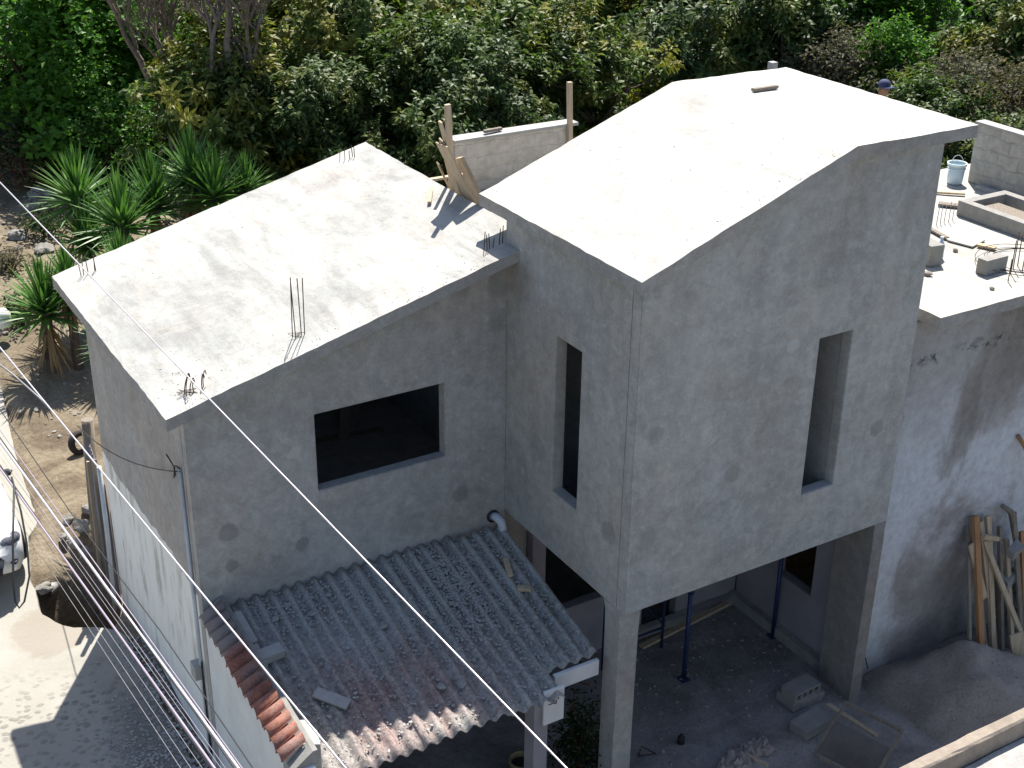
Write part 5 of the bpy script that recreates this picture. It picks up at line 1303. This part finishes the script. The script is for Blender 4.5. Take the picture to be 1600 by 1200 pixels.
for i,(px,py,r,lab) in enumerate(((63,312,.3,'large pale rock nearest the yuccas'),(55,330,.28,'flat slab-like pale rock below the large one'),(20,272,.3,'pale rock in the rust coloured bush'),(70,395,.25,'white rock above the spreading yucca'),(30,370,.22,'white rock at the left side of the stones'))):
    q=at(px,py,(0,-.06,1),-2.66); q.z=gz(q.x,q.y)+.05; mb=MB().rock(q,r,0,.5,3); tag(mb.build('pale_rock',M['stone'],origin=q),lab,'rock','pale rocks beside the street')
mb=MB(); q=at(5,507,'z',-1.4); mb.lathe([(0,.3),(.1,.3),(.16,.22),(.17,0),(.15,-.03),(0,-.03)],q,20); tag(mb.build('white_jar',M['white_paint'],origin=q),'white rounded container at the left picture edge','container')
# low concrete wall far left top
mb=MB(); q=at(10,190,(0,-.06,1),-2.66); mb.obox(q+Vector((-2.2,.2,.9)),(3.0,-.5,0),(.02,.1,0),(0,0,.9)); tag(mb.build('garden_wall',M['block_light'],origin=q,bevel=.02),'pale garden wall glimpsed under the big leafy tree at the left edge','wall')
# car: only its front corner reaches the picture
def car():
    o=empty('parked_car',(-5.95,9.7,GZ(0,9.7)),'white car whose front corner and headlight reach in at the left edge','car')
    g=GZ(0,9.7); cx=-5.80; y0=7.15; hw=.84
    M['car']=simple('white car paint',(.78,.79,.80),(.74,.75,.76),2,.25,0,.5); M['glass']=simple('dark car glass',(.02,.03,.05),(.03,.04,.07),3,.08,0,.8); M['plastic']=simple('black bumper plastic',(.03,.03,.035),None,5,.6,0)
    # loft of cross-sections along the car: (y, half width, bottom z, side z, top z, top half width)
    secs=[(0,.50,.30,.48,.58,.44),(.04,.66,.24,.52,.68,.56),(.14,.78,.20,.58,.78,.64),(.45,.84,.18,.66,.88,.70),(1.05,.86,.18,.74,.97,.74),(1.25,.86,.18,.78,1.02,.76),
          (1.9,.86,.18,.86,1.42,.60),(2.6,.86,.18,.88,1.48,.60),(3.3,.86,.18,.88,1.42,.58),(3.9,.84,.2,.86,1.05,.66),(4.2,.78,.26,.70,.92,.62)]
    mb=MB(); n=12
    def ring(s):
        y,w_,zb,zs,zt,wt=s; P=[(-w_*.9,zb),(-w_,zb+.15),(-w_,zs),(-wt,zt-.03),(-wt*.6,zt),(0,zt+.015)]; P=P+[(-x,z) for x,z in P[::-1][1:]]
        return [Vector((cx+x,y0+y,g+z)) for x,z in P]
    rs=[ring(s) for s in secs]; n=len(rs[0])
    for r_ in rs: mb.v+=r_
    for i in range(len(rs)-1):
        for k in range(n-1):
            mb.f.append([i*n+k,i*n+k+1,(i+1)*n+k+1,(i+1)*n+k]); mb.mi.append(1 if (i in (5,8) and 2<k<7) or (5<i<8 and k in (2,7)) else 0); mb.sm.append(True)
        mb.f.append([i*n+n-1,i*n,(i+1)*n,(i+1)*n+n-1]); mb.mi.append(0); mb.sm.append(False)
    mb.f.append(list(range(n))); mb.mi.append(0); mb.sm.append(True); mb.f.append([(len(rs)-1)*n+k for k in range(n)]); mb.mi.append(0); mb.sm.append(True)
    mb.build('body',[M['car'],M['glass']],o)
    for sx in (-1,1):
        hl=empty('hl',(0,0,0),None,None); bpy.data.objects.remove(hl)
        m1=MB(); bm=bmesh.new(); bmesh.ops.create_uvsphere(bm,u_segments=20,v_segments=12,radius=1)
        rot=Matrix.Rotation(R(35)*sx,3,'Z')@Matrix.Rotation(R(-18),3,'X')
        m1.add([Vector((cx+sx*.62,y0+.20,g+.66))+rot@Vector((v.co.x*.20,v.co.y*.12,v.co.z*.10)) for v in bm.verts],[[v.index for v in f.verts] for f in bm.faces],0,True); bm.free()
        m1.build('headlight',M['lamp'],o)
        fg=MB().rock(Vector((cx+sx*.62,y0+.06,g+.40)),.07,0,.8,2); fg.build('fog_lamp',M['plastic'],o)
        for wy in (.75,3.3):
            wh=MB(); wh.lathe([(.19,-.09),(.29,-.1),(.31,-.05),(.31,.05),(.29,.1),(.19,.09)],Vector((cx+sx*.78,y0+wy,g+.31)),28,rot=Matrix.Rotation(R(90),3,'Y')); t_=wh.build('wheel',M['rubber'],o)
            ri=MB(); ri.lathe([(0,.07),(.05,.08),(.17,.05),(.19,.085),(.19,-.08),(0,-.08)],Vector((cx+sx*.78,y0+wy,g+.31)),24,rot=Matrix.Rotation(R(90)*sx,3,'Y')); ri.build('wheel_rim',M['pvc'],o)
    bp=MB(); bp.box((cx-.45,y0-.02,g+.26),(cx+.45,y0+.02,g+.36)); bp.build('grille',M['plastic'],o,bevel=.008)
    wi=MB(); wi.tube([Vector((cx-.2,y0+1.28,g+1.05)),Vector((cx+.45,y0+1.45,g+1.17))],.012,6); wi.build('wiper',M['plastic'],o)
    mi=MB(); mi.rock(Vector((cx+.96,y0+1.55,g+.98)),.085,0,.7,2); mi.build('wing_mirror',M['plastic'],o)
M['lamp']=simple('headlight lens',(.05,.055,.07),(.16,.17,.19),30,.12,0,.8)
car()
# ------------------------------------------------------------------ overhead cables
def cable(pts,r,mat,lab,grp='overhead cables above the street',seg=24,sag=0.0,name='overhead_cable'):
    """straight span through the given points, long enough to leave the view at both ends"""
    P=[Vector(p) for p in pts]; out=[]
    if len(P)==2:
        for k in range(seg+1):
            t=k/seg; q=P[0].lerp(P[1],t); q.z-=sag*4*t*(1-t); out.append(q)
    else: out=P
    mb=MB().tube(out,r,6); c=sum(out,Vector())/len(out)
    return tag(mb.build(name,mat,origin=c),lab,'cable',grp)
def span(x0,y0,d0,x1,y1,d1,ext=.35,ext2=None):
    a=atd(x0,y0,d0); b=atd(x1,y1,d1); v=b-a; return (a-v*ext,b+v*(ext2 if ext2 is not None else ext))
cable(span(0,285,14.5,885,1200,8.0,.6,.5),.006,M['cable_light'],'single white cable passing over the low roof and down across the window wall')
cable(span(0,543,12.5,540,1200,8.0,.5,.5),.0065,M['cable_light'],'white cable crossing the street side wall just above the bundle')
cable([atd(-60,525,12.9),atd(20,585,12.4),atd(62,622,12.2),atd(75,636,12.1)],.008,M['cable_grey'],'short grey drop cable twisted onto the white one at the left edge')
cable(span(0,690,11.5,372,1200,8.0,.4,.4),.010,M['cable_light'],'brightest thick cable of the bundle along the wall')
cable(span(0,672,11.6,378,1200,8.1,.4,.4),.004,M['cable_mauve'],'thin mauve cable hugging the thickest one')
cable(span(0,684,11.55,366,1200,8.0,.4,.4),.005,M['black'],'black cable right under the thickest one of the bundle')
cable(span(0,732,11.2,335,1200,7.9,.4,.4),.008,M['cable_mauve'],'grey mauve cable second from the thickest one on the street side')
cable(span(0,727,11.3,330,1200,8.0,.4,.4),.006,M['black'],'black cable touching the grey mauve one of the bundle')
for k,(a_,b_,mt,lb) in enumerate(((742,316,'cable_grey','nearest the grey mauve cable'),(756,298,'cable_grey','second of the faint strands'),(770,282,'cable_grey','outermost over the cobbles'),(703,352,'cable_mauve','between the two thick cables'),(713,345,'cable_grey','below the one between the two thick cables'))):
    cable(span(0,a_,11.4,b_,1200,7.9,.4,.4),.0017,M[mt],'hair-thin strand of the bundle, '+lb)
cable([atd(0,640,11.8),atd(110,800,10.4),atd(250,985,9.2),atd(395,1200,8.2),atd(470,1300,7.7)],.004,M['black'],'thin black cable running between the bundle and the white wall')
cable([atd(22,760,9.5),atd(20,850,9.4),atd(21,915,9.3),atd(24,940,9.3),atd(30,950,9.3),atd(38,940,9.3),atd(46,900,9.35),atd(42,850,9.4),atd(33,800,9.5),atd(18,745,9.6)],.007,M['black'],'black cable end hanging down in a long loop above the car',name='hanging_cable_loop')
pt0=pole_top+Vector((.05,-.03,-.05)); e=Vector((XL-.03,a.y if False else 2.93,1.54))
e=at(281,737,'x',XL-.03)
pt0.x=-3.99
cable([pt0.lerp(e,k/12)-Vector((.03*math.sin(math.pi*k/12),0,.16*4*(k/12)*(1-k/12))) for k in range(13)],.007,M['black'],'black service wire from the wooden pole to the conduit on the wall','service wires')
print('objects',len(bpy.data.objects))
